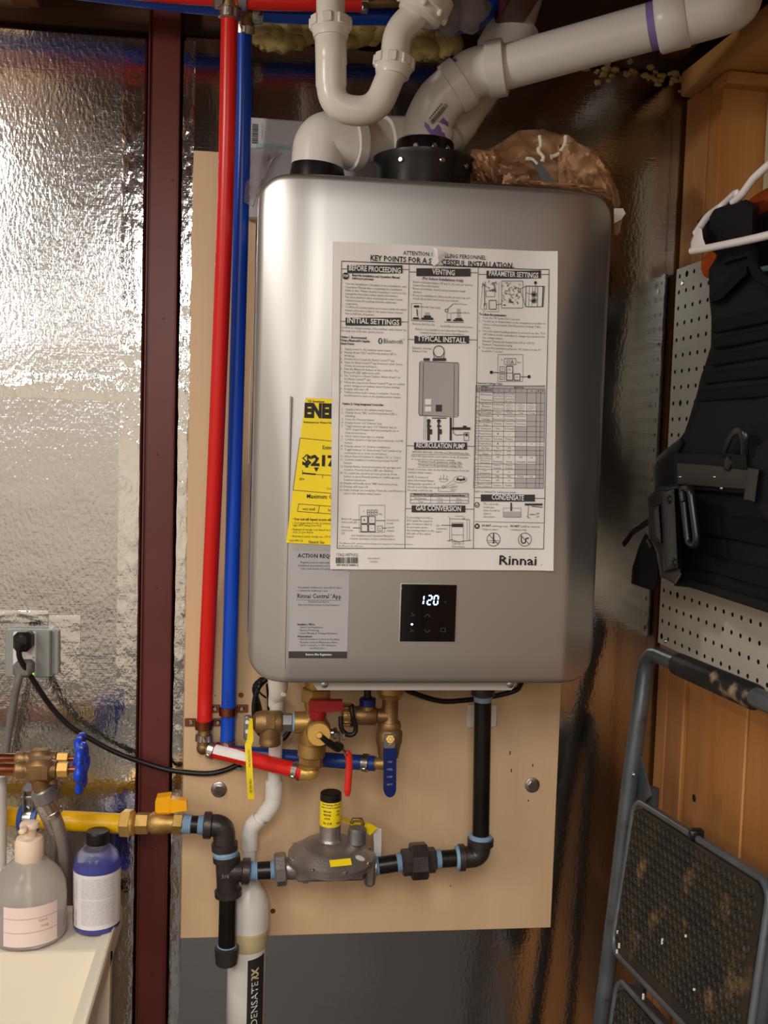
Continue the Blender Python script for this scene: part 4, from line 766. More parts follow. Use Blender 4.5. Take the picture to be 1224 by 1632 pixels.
q0, q1 = P(409, 21, -.108), P(420, 22, -.108); cl = MB(); cl.rev(q0, q1, [(0, RP), (.05, RP+.0018), (.95, RP+.0018), (1, RP)], 20); cl.box(lerp(q0, q1, .5)+V((0, -.012, -.006)), (.008, .006, .010), .0015); tag(cl.build('hose_clamp', 'steel', None, 40), 'steel clamp ring on the blue horizontal pipe beside the tee', 'clamp')
# copper two-hole straps
def strap(label, px, py, r):
    c = P(px, py, -.0335); t_ = thing('pipe_strap', label, 'strap', P(px, py, -.018)); b = MB(); n = 12; pts = []
    for k in range(n+1): a = math.pi*k/n; pts.append(V((c.x-math.cos(a)*(r+.001), c.y-math.sin(a)*(r+.001), c.z)))
    pts = [V((pts[0].x-.016, -.0195, c.z)), V((pts[0].x-.001, -.0195, c.z))]+pts+[V((pts[-1].x+.001, -.0195, c.z)), V((pts[-1].x+.016, -.0195, c.z))]
    rows = [[p+V((0, 0, z)) for p in pts] for z in (.0065, -.0065)]; b.grid(rows, None)
    rows2 = [[V((p.x+(p.x-c.x)*.06, p.y-.001, p.z+z)) for p in pts] for z in (-.0065, .0065)]; b.grid(rows2, None); b.build('band', 'copper', t_, 50)
    for s_ in (0, -1):
        p = pts[s_]+V((.008*(1 if s_ == 0 else -1), -.001, 0)); MB().rev(p, p+V((0, -.003, 0)), [(0, .0045), (1, .003)], 10).build('screw', 'steel', t_)
strap('copper strap holding the red vertical pipe just above its clamp', 325, 1155, RP); strap('copper strap holding the blue vertical pipe to the plywood', 363.5, 1133, RP)
# bottom runs
def elbowfit(name, label, a, c, b_, r, m='bronze'):
    t_ = thing(name, label, 'fitting', c); q = MB(); q.tube(bend([a, c, b_], .012, 7), r, 16); q.ball(c, r*1.12, 12); q.build('elbow_body', m, t_, 50); return t_
ec_ = P(324, 1192, -.036); r0, r1 = P(338, 1196, -.037), P(484, 1231, -.128)
t_ = elbowfit('brass_elbow', 'small brass elbow at the foot of the red vertical pipe', P(326, 1158, -.0335), ec_, r0, .0098)
ring(t_, P(325.5, 1170, -.034), P(325, 1181, -.0345), .0122); ring(t_, P(334, 1194, -.0365), P(343, 1197, -.040), .0128, 'steel')
rl = thing('red_pipe', 'short red pipe sloping right from the brass elbow under the heater', 'pipe', r0)
MB().tube([r0, lerp(r0, r1, .5)+V((0, 0, .001)), r1], RP, 18).build('tube', 'red', rl, 60)
rd = (r1-r0).normalized(); b = MB(); rows = []
for k in range(9):
    a = math.pi*(.50+.42*k/8); u_ = V((0, -1, 0)); u_ = (u_-rd*u_.dot(rd)).normalized(); v_ = V((0, 0, 1)); v_ = (v_-rd*v_.dot(rd)).normalized()
    rows.append([r0+rd*s_+(u_*math.sin(a*1.0)*1+v_*-math.cos(a))*(RP+.0005) for s_ in (.010, .030, .050, .071)])
b.grid(rows); b.build('white_sticker', 'paper', rl, 60)
ring(rl, r1-rd*.016, r1-rd*.006, RP+.0003)
s0, s1 = P(374, 1199, -.036), P(598, 1217, -.122)
bl2 = thing('blue_pipe', 'short dark blue pipe running right behind the white drain pipe', 'pipe', s0)
MB().tube(bend([P(363, 1178, -.0335), P(363.5, 1199, -.0345), s1], .014, 6), RP*.97, 18).build('tube', 'darkblue', bl2, 60)
sd = (s1-s0).normalized(); ring(bl2, s1-sd*.020, s1-sd*.009, RP+.0003); ring(bl2, P(363, 1180, -.0336), P(363, 1190, -.0336), RP+.0003)
# ------------------------------------------------------------------ hot and cold service valves
YV = -.13
hx = lambda px, py, Y=YV: P(px, py, Y)
hv = thing('hot_service_valve', 'brass service valve with the dark red tee handle at the left under the heater', 'valve', P(497, 1215, YV))
b = MB(); b.cyl(hx(505, 1078), hx(504, 1098), .0165, 24); b.hexa(hx(504, 1096), hx(503, 1118), .0225, .3); b.build('union_nut', 'brass', hv, 30)
b = MB(); b.rev(hx(503, 1116), hx(497, 1192), [(0, .016), (.1, .0165), (.2, .014), (.35, .0165), (.45, .019), (.7, .019), (.8, .017), (1, .017)], 24); b.build('valve_body', 'brass', hv, 40)
b = MB(); b.rev(hx(498, 1183), hx(496, 1206), [(0, .018), (.1, .021), (.9, .021), (1, .018)], 24); b.hexa(hx(496, 1203), hx(495.5, 1217), .0185, .3); b.rev(hx(495.5, 1216), hx(495.5, 1222), [(0, .0165), (.2, .0185), (.8, .0185), (1, .0165)], 20); b.build('lower_union', 'brass', hv, 36)
b = MB(); b.tube(bend([hx(495.5, 1218), hx(495.5, 1233), hx(478, 1231)], .012, 7), .0105, 16); b.ball(hx(496, 1230), .0118, 12); b.build('elbow', 'brassy', hv, 50)
c = hx(520, 1112); b = MB(); hp = [(494, 1118), (523, 1118), (524, 1121), (546, 1121), (546, 1133), (521, 1135), (520, 1143), (500, 1145), (492, 1137)]
b.prism([hx(x, y, -.166) for x, y in ((495, 1117), (546, 1117.5), (547, 1133), (521, 1136), (493, 1138), (492, 1124))], (0, .014, 0)); b.rev(hx(506, 1132, -.158), hx(506, 1145, -.158), [(0, .0135), (.8, .0125), (1, .0115)], 16); b.cyl(hx(505, 1135, -.165), hx(505, 1135, -.135), .007, 12); b.build('tee_handle', 'rhandle', hv, 30)
b = MB(); b.rev(hx(506, 1156, -.128), hx(508, 1168, -.176), [(0, .017), (.5, .0172), (.55, .0185), (.75, .0185), (.8, .0165), (1, .0165)], 28); b.build('drain_port', 'brass', hv, 40)
b = MB(); b.rev(hx(508, 1168, -.176), hx(508.5, 1171, -.188), [(0, .0172), (.8, .0172), (1, .0160)], 28); b.build('drain_cap', 'brassy', hv, 40)
b = MB(); b.cyl(hx(508.5, 1171, -.187), hx(508.7, 1172, -.193), .0052, 14, .3); b.build('cap_rivet', 'brassy', hv, 40)
b = MB(); b.tube([hx(512, 1174, -.190), hx(524, 1184, -.186), hx(536, 1192, -.176), hx(541, 1188, -.160)], [.004, .0052, .0055, .005], 10, flat=1.6); b.build('cap_strap', 'rubber', hv, 50)
b = MB(); b.cyl(hx(520, 1168, -.15), hx(535, 1168, -.15), .006, 12); b.hexa(hx(531, 1168.5, -.15), hx(537, 1168.5, -.15), .0085); b.hexa(hx(545, 1172, -.15), hx(549.5, 1172, -.15), .0075); b.build('stem', 'steel', hv, 36)
lv = MB(); pts = spline([hx(533, 1167, -.156), hx(540, 1169, -.158), hx(541.5, 1188, -.160), hx(547, 1196, -.160), hx(554, 1202, -.160)], 6)
lv.tube(pts, .0045, 10, flat=.35, ref=V((0, 1, 0))); lv = lv.build('lever', 'steel', hv, 50)
b = MB(); b.tube(spline([hx(551, 1198, -.160), hx(556, 1206, -.160), hx(556, 1230, -.161), hx(554, 1256, -.162), hx(554, 1269, -.162)], 6), [.0030]+[.0052]*20+[.0045, .0040, .0036, .0030], 12, flat=.6, ref=V((1, 0, 0))); b.build('lever_sleeve', 'redv', lv, 50)
rv_ = thing('relief_valve', 'aged brass relief valve with a square emblem left of the red tee handle', 'valve', hx(432, 1186))
b = MB(); b.rev(hx(401, 1151), hx(449, 1151), [(0, .004), (.03, .009), (.10, .0125), (.14, .0155), (.24, .0160), (.28, .0172), (.95, .0172), (1, .016)], 28); b.rev(hx(431, 1152), hx(430, 1187), [(0, .0165), (.6, .0155), (.75, .0155), (.8, .0162), (.95, .0162), (1, .0145)], 24); b.build('valve_body', 'bronze', rv_, 40)
b = MB(); b.cyl(hx(449, 1151), hx(466, 1151), .0140, 6, .1, .5); b.build('hex_nut', 'galv', rv_, 30)
b = MB(); b.rev(hx(466, 1151), hx(470, 1151), [(0, .0140), (.5, .0148), (1, .0140)], 20); b.build('thread_paste', 'paste', rv_)
b = MB(); b.rev(hx(469, 1151), hx(494, 1151), [(0, .0160), (1, .0160)], 24); b.build('branch', 'brass', rv_)
b = MB(); b.box(hx(431.5, 1152, YV-.0172), (.0135, .004, .018), .001); b.build('emblem_plate', 'bronze', rv_, 30)
d_ = MB(); A, pl = plane(YV-.0195); x, y = A(431.5, 1152)
for q in ((-5, 8, 0, -8), (0, -8, 5, -2), (5, -2, -2, 3), (-2, 3, 5, 8), (-5, -8, -5, 8)): line(d_, x+q[0], y+q[1], x+q[2], y+q[3], 1.4, pl)
d_.build('emblem', 'bronze', rv_, 0)['kind'] = 'stuff'
b = MB(); b.box(hx(394.5, 1159, -.135), (.011, .010, .036), .0022); b.cyl(hx(394, 1151, -.142), hx(394, 1151, -.128), .0035, 10); b.cyl(hx(394, 1166, -.142), hx(394, 1166, -.128), .0035, 10); b.cyl(hx(397, 1155, -.133), hx(404, 1152, -.132), .004, 10); b.build('test_lever', 'galv', rv_, 36)
tg = MB(); rows = []
for i in range(16):
    v = i/15; px = lerp(400, 395, v) if v < .3 else lerp(395.2, 400, (v-.3)/.7); py = lerp(1145, 1274, v); hw = lerp(2.5, 5.2, min(1, v*4))
    rows.append([P(px+s_*hw, py+s_*hw*.1, -.150+.004*math.sin(v*7)) for s_ in (-1, 0, 1)])
tg.grid(rows, (0, .0004, 0)); tg = tg.build('paper_tag', 'yellow', rv_, 60)
tt = MB(); texts(tt, [('CAUTION WATER HEATER RELIEF', 0, 0, 3.6, 70, 'L', .01)], lambda x, y: P(394.5+x*.05-y, 1194+x, -.1535)); tt.build('tag_print', 'greyink', rv_, 0)['kind'] = 'stuff'
cv = thing('cold_service_valve', 'brass service valve with the navy lever at the right under the heater', 'valve', hx(620, 1218))
b = MB(); b.rev(hx(623, 1078), hx(622, 1112), [(0, .0165), (.35, .0165), (.38, .0205), (.75, .0205), (.8, .019), (1, .017)], 24); b.build('union_nut', 'brass', cv, 40)
b = MB(); b.rev(hx(622, 1110), hx(621, 1152), [(0, .0125), (.1, .0122), (.9, .0122), (1, .014)], 22); b.rev(hx(622, 1141), hx(566, 1140), [(0, .012), (.38, .0105), (.42, .0135), (.44, .014), (.9, .0145), (1, .0135)], 22); b.build('tee_body', 'bronze', cv, 40)
b = MB(); b.rev(hx(566, 1140), hx(545, 1139), [(0, .014), (.15, .0155), (.6, .0155), (.65, .0165), (.95, .0165), (1, .015)], 22)
for k in range(14): a = 2*math.pi*k/14; b.box(hx(552, 1139)+V((0, math.cos(a)*.0165, math.sin(a)*.0165)), (.014, .003, .003), .0008, (V((1, 0, 0)), V((0, math.cos(a), math.sin(a))), V((0, -math.sin(a), math.cos(a)))))
b.build('ribbed_cap', 'brass', cv, 36)
b = MB(); b.tube(spline([hx(560, 1126, -.150), hx(562, 1140, -.152), hx(567, 1160, -.150), hx(563, 1170, -.150), hx(552, 1170, -.150), hx(544, 1160, -.150), hx(543, 1142, -.148)], 7), .0036, 10); b.rev(hx(557, 1140), hx(562.5, 1140), [(0, .0172), (1, .0172)], 20); b.build('cap_strap', 'rubber', cv, 50)
b = MB(); b.cyl(hx(586, 1132, -.135), hx(586, 1120, -.135), .009, 14); b.build('small_neck', 'brass', cv, 36)
b = MB(); b.rev(hx(586, 1125, -.135), hx(586, 1112, -.135), [(0, .010), (.1, .0125), (.85, .0125), (1, .011)], 12); b.build('blue_knob', 'navyh', cv, 36)
b = MB(); b.rev(hx(586, 1113, -.135), hx(585.5, 1100, -.135), [(0, .0075), (.2, .0055), (1, .0055)], 12); b.build('knob_stem', 'rubber', cv, 36)
b = MB(); b.rev(hx(621, 1150), hx(619, 1206), [(0, .016), (.12, .018), (.2, .0165), (.28, .020), (.55, .020), (.75, .017), (.85, .0165), (1, .015)], 26); b.build('valve_body', 'bronze', cv, 40)
b = MB(); b.cyl(hx(594, 1216.6, -.1212), hx(612, 1217, -.1275), .0088, 14); b.tube(bend([hx(606, 1217, -.1255), hx(619, 1216), hx(619, 1200)], .01, 6), .0095, 14); b.build('elbow', 'brass', cv, 50)
lp = MB(); lp.box(hx(621, 1181, -.156), (.0175, .003, .022), .001); lp = lp.build('lever_plate', 'galv', cv, 30)
b = MB(); b.hexa(hx(622, 1178, -.157), hx(622, 1178, -.163), .0068, .5); b.cyl(hx(622, 1178, -.162), hx(622, 1178, -.166), .0032, 10); b.cyl(hx(621, 1180, -.156), hx(621, 1180, -.13), .007, 12); b.build('handle_nut', 'brass', lp, 30)
b = MB(); hh = [(611.5, 1194), (632, 1194)]; arc = [(621.5+10*math.cos(a), 1258+13*math.sin(a)) for a in [math.pi*k/8 for k in range(9)]]
b.prism([hx(x, y, -.160) for x, y in [(611.5, 1193), (612, 1196)]+[(x, y) for x, y in arc[::-1]]+[(632, 1196), (632, 1193)]], (0, .009, 0)); b = b.build('lever_sleeve', 'navyh', cv, 30)
tt = MB()
for k, s_ in enumerate(('ON', 'OPEN', 'OFF', 'SHUT')): texts(tt, [(s_, 0, 0, 3.4, 9 if k else 7, 'C', 0)], lambda x, y, k=k: P(621+x, 1216+k*12+y, -.1604))
tt.build('raised_letters', 'grey', cv, 0)['kind'] = 'stuff'
# ------------------------------------------------------------------ condensate drain pipe and neutraliser
dp = thing('condensate_pipe', 'thin white pipe dropping from the heater and kinking down left', 'pipe', P(398, 1370, -.06))
d0, d1, d2, d3, d4 = P(443, 1075, -.115), P(440.5, 1120, -.10), P(437, 1262, -.070), P(398, 1318, -.058), P(397, 1415, -.055)
RD = .0107
MB().tube([P(442, 1100, -.108), d2], RD, 18).build('upper_pipe', 'pvc', dp, 60)
b = MB(); b.tube(spline([d0, P(443, 1100, -.112), P(440, 1112, -.105), P(439, 1124, -.1)], 5), [.0155, .0155, .0152, .015, .0145, .014, .0135, .013, .0125, .012, .0115, .0115, .0113, .0112, .0112, .011], 20)
b.tube([P(450, 1107, -.120), P(453, 1107, -.128)], [.004, .003], 8); b.build('drain_adapter', 'trap', dp, 60)
b = MB(); b.tube([P(437, 1243, -.0705), P(436.5, 1268, -.069)], .0135, 20); b.tube(bend([P(436.7, 1262, -.069), P(436, 1280, -.0675), P(421, 1300, -.063)], .016, 7), .0133, 20); b.build('elbow', 'pvc', dp, 60)
MB().tube([P(425, 1294, -.064), P(408, 1312, -.060)], RD, 18).build('slant_pipe', 'pvc', dp, 60)
b = MB(); b.tube(bend([P(413, 1305, -.061), P(399, 1320, -.058), P(397.5, 1352, -.056)], .018, 7), .0133, 20); b.build('elbow', 'pvc', dp, 60)
MB().tube([P(397.5, 1348, -.056), P(397.5, 1402, -.0545)], RD, 18).build('lower_pipe', 'pvc', dp, 60)
tt = MB(); texts(tt, [('PVC 1/2 IN', 0, 0, 4, 28, 'L', 0)], lambda x, y: P(442+y, 1236-x, -.085)); tt.build('pipe_print', 'greyink', dp, 0)['kind'] = 'stuff'
n0, n1 = P(402, 1404, -.0545), P(394, 1480, -.0545); nb_ = P(393, 1700, -.0545); ax = (n1-n0); nbot = V((n1.x, -.0545, .32)); ntop = V((n1.x, -.0545, n0.z)); n1 = V((n1.x, -.0545, n1.z))
nt = thing('condensate_neutralizer', 'white upright cylinder with a black lettered strip below the plywood', 'cylinder', nbot)
MB().rev(nbot, V((n1.x, -.0545, n1.z)), [(0, .029), (.002, .0300), (1, .0300)], 32).build('body', 'pvc', nt, 60)
h_ = ntop.z-n1.z; zc = P(398, 1478, -.0545).z
b = MB(); cz = V((n1.x+.001, -.0545, zc)); ct = V((n1.x+.001, -.0545, P(404, 1402, -.0545).z)); b.rev(cz, ct, [(0, .0325), (.35, .0328), (.55, .0315), (.72, .027), (.86, .0205), (.95, .0165), (1, .0125)], 32); b.build('domed_cap', 'pvc', nt, 60)
zb_ = P(396, 1506, -.0545).z; b = MB(); b.rev(V((n1.x, -.0545, zb_)), V((n1.x, -.0545, zc+.002)), [(0, .0305), (.1, .0322), (.82, .0326), (.84, .0342), (1, .0342)], 32); b.build('cream_collar', 'cream', nt, 40)
sb = MB(); rows = []; zt0 = P(410, 1531, -.0845).z
for i in range(2): rows.append([V((n1.x+math.cos(a)*.0303, -.0545+math.sin(a)*.0303, (zt0+(.004*k/8) if i == 0 else .34))) for k, a in enumerate([lerp(-1.50, -.45, k/8) for k in range(9)])])
sb.grid(rows, None); sb.build('label_strip', 'ink', nt, 60)
def onC(u, v): a = -1.50+u/.0306; return V((n1.x+math.cos(a)*.0306, -.0545+math.sin(a)*.0306, v))
tt = MB(); texts(tt, [('CONDENSATE', 0, 0, 12.5, 122, 'R', .0)], lambda x, y: onC(.0055+(12.5+y)/1100+.001, zt0-.036+x/1100), 2); tt.build('lettering', 'white', nt, 0)['kind'] = 'stuff'
tt = MB(); texts(tt, [('RX', 0, 0, 12.5, 22, 'L', .05)], lambda x, y: onC(.0055+(12.5+y)/1100+.001, zt0-.033+x/1100), 2); tt.build('mark', 'cream', nt, 0)['kind'] = 'stuff'
# ------------------------------------------------------------------ gas train
YG = -.10
g = lambda px, py, Y=YG: P(px, py, Y)
RN = .0134
def nip(t_, A, B, r=RN, pa=.22, pb=.22, m='blackpipe'):
    A, B = V(A), V(B); b = MB(); b.cyl(A, B, r, 20, .05); o = b.build('nipple', m, t_, 40)
    for s_, e in ((0, pa), (1, pb)):
        if e:
            q0 = lerp(A, B, 0 if s_ == 0 else 1-e); q1 = lerp(A, B, e if s_ == 0 else 1); n = 5; prof = []
            for k in range(n): prof += [(k/n, r+.0002), ((k+.5)/n, r+.0014)]
            c = MB(); c.rev(q0, q1, prof+[(1, r+.0002)], 20); c.build('thread_paste', 'paste', o, 40)
    return o
def bandf(b, A, B, r, n=24): b.rev(A, B, [(0, r), (.12, r+.0035), (.88, r+.0035), (1, r)], n)
gp = thing('gas_pipe', 'yellow coated gas pipe running along the foil wall above the bottles', 'pipe', g(100, 1306, -.062))
ga, gb = P(2, 1300, -.062), P(200, 1313, -.086); MB().tube([P(-420, 1278, -.050), ga, lerp(ga, gb, .5)+V((0, 0, -.0012)), gb], .0150, 20).build('tube', 'gas', gp, 60)
b = MB(); b.hexa(P(194, 1311, -.085), P(211, 1312, -.088), .021, .4); b.rev(P(210, 1312, -.088), P(217, 1312, -.089), [(0, .019), (.5, .0175), (1, .012)], 20); b.build('flare_nut', 'brassy', gp, 30)
gv = thing('gas_valve', 'brass gas valve with a yellow handle in front of the maroon post', 'valve', g(258, 1330))
b = MB(); b.hexa(g(217, 1312, -.09), g(238, 1312, -.092), .0165, .4); b.rev(g(238, 1311, -.092), g(278, 1312, -.096), [(0, .0135), (.15, .017), (.55, .0178), (.75, .015), (1, .0145)], 24); b.hexa(g(276, 1312, -.096), g(292, 1313, -.097), .017, .4); b.cyl(g(261, 1300, -.094), g(261, 1290, -.094), .007, 14); b.build('valve_body', 'brass', gv, 34)
b = MB(); b.box(g(262, 1283, -.095), (.026, .022, .024), .004); b.prism([g(270, 1274, -.106), g(297, 1277, -.106), g(298, 1292, -.106), g(272, 1296, -.106)], (0, .016, 0)); b.prism([g(249, 1272, -.106), g(272, 1269, -.106), g(273, 1278, -.106), g(250, 1280, -.106)], (0, .02, 0)); b.cyl(g(262, 1273, -.097), g(262, 1268.5, -.097), .006, 12); b.build('tee_handle', 'yhandle', gv, 30)
t_ = thing('pipe_nipple', 'short black nipple with blue thread paste right of the yellow gas valve', 'pipe', g(306, 1314)); nip(t_, g(289, 1313, -.097), g(328, 1315), RN, .42, .3)
el2 = thing('iron_elbow', 'black iron elbow at the left end above the iron tee', 'fitting', g(350, 1340))
b = MB(); b.tube(bend([g(328, 1315), g(357, 1316), g(358, 1356)], .03, 10), .0168, 24); bandf(b, g(324, 1315), g(338, 1315.5), .0168); bandf(b, g(358, 1342), g(358.5, 1355), .0166); b.build('elbow_body', 'iron', el2, 50)
b = MB(); b.rev(g(358.5, 1352), g(360, 1364), [(0, .015), (.5, .0192), (1, .0185)], 22); b.build('thread_paste', 'paste', el2, 40)
te = thing('iron_tee', 'black iron tee with a side outlet above the drip leg', 'fitting', g(364, 1430))
b = MB(); tT, tB = g(361, 1362), g(364, 1428); b.tube([tT, tB], .0170, 24); bandf(b, tT, g(361.5, 1373), .0172); bandf(b, g(363.5, 1417), tB, .0172); b.rev(g(362, 1388), g(398, 1389), [(0, .017), (.5, .0165), (.7, .015), (1, .015)], 22); bandf(b, g(385, 1388.5), g(399, 1389), .0165); b.build('tee_body', 'iron', te, 50)
tt = MB(); texts(tt, [('3/4', 0, 0, 6, 12, 'L', .02)], lambda x, y: P(353+x, 1400+y, YG-.0172)); tt.build('cast_mark', 'cast', te, 0)['kind'] = 'stuff'
dl_ = thing('drip_leg', 'black capped drip leg pipe hanging from the iron tee', 'pipe', g(361, 1534)); nip(dl_, g(363.5, 1424), g(361.5, 1515), RN, 0, .10)
b = MB(); b.rev(g(361.5, 1508), g(361, 1536), [(0, .016), (.06, .0185), (.3, .0185), (.95, .0165), (1, .015)], 24); b.build('end_cap', 'iron', dl_, 40)
t_ = thing('pipe_nipple', 'short black nipple with blue thread paste between the tee and the regulator', 'pipe', g(420, 1388)); nip(t_, g(397, 1389), g(442, 1386), RN, .30, .24)
# regulator
rg = thing('gas_regulator', 'round cast aluminium gas regulator with a yellow labelled neck', 'regulator', g(526, 1405))
rc = g(527, 1360); b = MB(); b.cyl(g(438, 1386), g(457, 1384), .027*.92, 8, .1, .39); b.build('inlet_hex', 'cast', rg, 30)
b = MB(); rA, rB = g(452, 1384), g(598, 1381); b.rev(rA, rB, [(0, .0165), (.1, .0172), (.85, .0185), (1, .0195)], 24)
b.box(lerp(rA, rB, .5)+V((0, -.004, .004)), (.105, .040, .034), .004); b.box(g(588, 1382), (.016, .045, .046), .004); b.box(g(487, 1401, YG-.012), (.010, .008, .012), .002); b.build('lower_body', 'cast', rg, 36)
top_n = V((.02, -.05, 1)).normalized(); dc = V((rc.x, YG-.004, rc.z-.012)); RR = .066
b = MB(); b.rev(dc, dc+top_n*.034, [(0, RR*.86), (.06, RR*.97), (.10, RR), (.19, RR), (.21, RR*.975), (.25, RR*.975), (.27, RR), (.36, RR), (.40, RR*.955), (.44, RR*.93), (.62, RR*.80), (.78, RR*.70), (.86, RR*.62), (1, RR*.30)], 48); b.build('diaphragm_housing', 'cast', rg, 30)
for k in range(8):
    a = 2*math.pi*(k+.35)/8; u, w_ = frame(top_n); q = dc+top_n*.0125+(u*math.cos(a)+w_*math.sin(a))*RR*.955; s_ = MB(); s_.cyl(q, q+top_n*.0035, .0034, 10, .3); s_.build('rim_screw', 'steel', rg, 40)
nk0 = V((dc.x-.002, dc.y+.004, dc.z+.030)); zn = lambda py: P(526, py, YG).z
n_top = V((nk0.x, nk0.y, zn(1264))); n_y0 = V((nk0.x, nk0.y, zn(1313))); 
MB().rev(nk0, n_top, [(0, .0225), (.05, .0185), (.12, .0166), (.5, .0160), (1, .0158)], 28).build('neck', 'cast', rg, 40)
MB().rev(n_y0, V((nk0.x, nk0.y, zn(1273))), [(0, .0164), (.02, .0166), (.98, .0165), (1, .0160)], 28).build('yellow_label', 'yellow', rg, 40)
MB().rev(V((nk0.x, nk0.y, zn(1275))), V((nk0.x, nk0.y, zn(1262))), [(0, .0164), (.15, .0167), (.9, .0163), (1, .0148)], 28).build('black_cap', 'rubber', rg, 40)
def onN(px_, py_): a = -math.pi/2+px_/1060/.0168; return V((nk0.x+math.cos(a)*.01685, nk0.y+math.sin(a)*.01685, zn(py_)))
tt = MB(); texts(tt, [('Vent limiting orifice for', 0, 1278.5, 3, 34, 'C', .02), ('indoor, Down to installation', 0, 1283, 3, 36, 'C', .02), ('MAXI-GAS', -7, 1289.5, 3.2, 13, 'C', .03), ('PRESSURE', -7, 1295, 3.2, 13, 'C', .03), ('LATION', -7, 1300.5, 3.2, 10, 'C', .03), ('CSA', 12, 1289.5, 3.2, 7, 'C', .03), ('USE', 12, 1295, 3.2, 6, 'C', .03), ('No. 21.80', -6, 1308, 3.6, 15, 'C', .03), ('Class I', 13, 1308, 3.2, 9, 'C', .03)], onN); tt.build('label_print', 'ink', rg, 0)['kind'] = 'stuff'
u, w_ = frame(top_n); po_ = lambda px, py: None
def dome(a, r): rd_ = u0*math.cos(a)+w0*math.sin(a); n_ = (rd_*.566+top_n*.824).normalized(); t_ = top_n.cross(rd_).normalized(); return dc+rd_*r+top_n*(.015+(.0614-r)*.686+.0008), t_, n_.cross(t_), n_
u0, w0 = V((1, 0, -.02)).normalized(), (-top_n.cross(V((1, 0, -.02)).normalized())).normalized()
q, t1, t2, t3 = dome(math.radians(78), .0505); b = MB(); b.box(q, (.033, .011, .0007), .0002, (t1, t2, t3)); b.build('small_yellow_label', 'yellow', rg, 0)
q, t1, t2, t3 = dome(math.radians(38), .0525); b = MB(); b.rev(q-t3*.0004, q+t3*.0006, [(0, .008), (1, .008)], 20, sy=.55, ref=V((1, 0, 0))); b.build('oval_label', 'labelw', rg, 40)
q = g(569, 1345, YG-.004); b = MB(); b.cyl(q, q+V((0, 0, .026)), .0145, 18, .18); b.build('vent_boss', 'galv', rg, 40)
b = MB(); b.tube([g(560, 1328, -.09)+V((0, 0, .0)), g(560, 1312, -.09), g(563, 1306, -.09), g(576, 1306, -.09), g(578, 1312, -.09), g(578, 1322, -.09)], .0030, 8); b.build('wire_loop', 'bronze', rg, 50)
b = MB(); b.grid([[P(x, y, Y) for x, y, Y in ((543, 1307, -.09), (556, 1313, -.093), (568, 1319, -.098), (582, 1325, -.105), (590, 1331, -.108))], [P(x, y, Y) for x, y, Y in ((545, 1303, -.07), (560, 1306, -.072), (578, 1309, -.078), (592, 1314, -.085), (602, 1320, -.09))]], (0, 0, .0005)); b.build('yellow_tag', 'yellow', rg, 50)
b = MB(); b.grid([[P(594, 1318, -.085), P(608, 1321, -.08)], [P(596, 1345, -.08), P(608, 1347, -.075)], [P(596, 1366, -.078), P(607, 1366, -.073)]], (0, .0005, 0)); b.build('white_tag', 'white', rg, 50)
t_ = thing('pipe_nipple', 'short black nipple between the regulator and the iron union', 'pipe', g(615, 1377)); nip(t_, g(594, 1381), g(642, 1374), RN, .2, .2)
un = thing('iron_union', 'black iron union with a wide hex ring right of the regulator', 'fitting', g(670, 1395))
b = MB(); b.cyl(g(640, 1375), g(658, 1373), .0205, 8, .1, .39); b.cyl(g(654, 1373), g(681, 1371), .0285, 8, .08, .2); b.cyl(g(679, 1371), g(694, 1370), .0195, 8, .1, .39); b.build('union_body', 'iron', un, 30)
t_ = thing('pipe_nipple', 'short black nipple between the iron union and the right elbow', 'pipe', g(714, 1368)); nip(t_, g(692, 1370), g(734, 1367), RN, .26, .16)
e5 = thing('iron_elbow', 'black iron elbow at the right turning up into the riser', 'fitting', g(755, 1385))
b = MB(); b.tube(bend([g(733, 1367), g(764, 1364), g(766, 1338)], .028, 10), .0168, 24); bandf(b, g(730, 1367), g(741, 1366.5), .0172); bandf(b, g(765.5, 1348), g(766, 1335), .0172); b.build('elbow_body', 'iron', e5, 50)
b = MB(); b.rev(g(726, 1367.3), g(732, 1367), [(0, .0172), (.5, .0188), (1, .0185)], 22); b.build('thread_paste', 'paste', e5, 40)
b = MB(); b.rev(g(766, 1336), g(766.3, 1330), [(0, .0185), (.5, .0185), (1, .015)], 22); b.build('thread_paste', 'paste', e5, 40)
gr_ = thing('gas_riser', 'tall black pipe rising from the right iron elbow to the heater', 'pipe', g(766, 1335)); b = MB(); b.tube([g(766, 1338), g(770, 1090)], RN, 20); b.build('tube', 'blackpipe', gr_, 60)
b = MB(); b.rev(g(769.6, 1110), g(770, 1092), [(0, .0145), (.15, .018), (.8, .019), (1, .019)], 24); b.build('top_coupling', 'iron', gr_, 40)
b = MB(); b.rev(g(769.4, 1118), g(769.6, 1109), [(0, RN+.0003), (1, .0147)], 20); b.build('thread_paste', 'paste', gr_, 40)
b = MB(); b.box(P(768, 1141, -.0205), (.050, .004, .037), .0015); b = tag(b.build('wall_plate', 'outlet', None), 'small white plate on the plywood behind the black riser', 'plate')
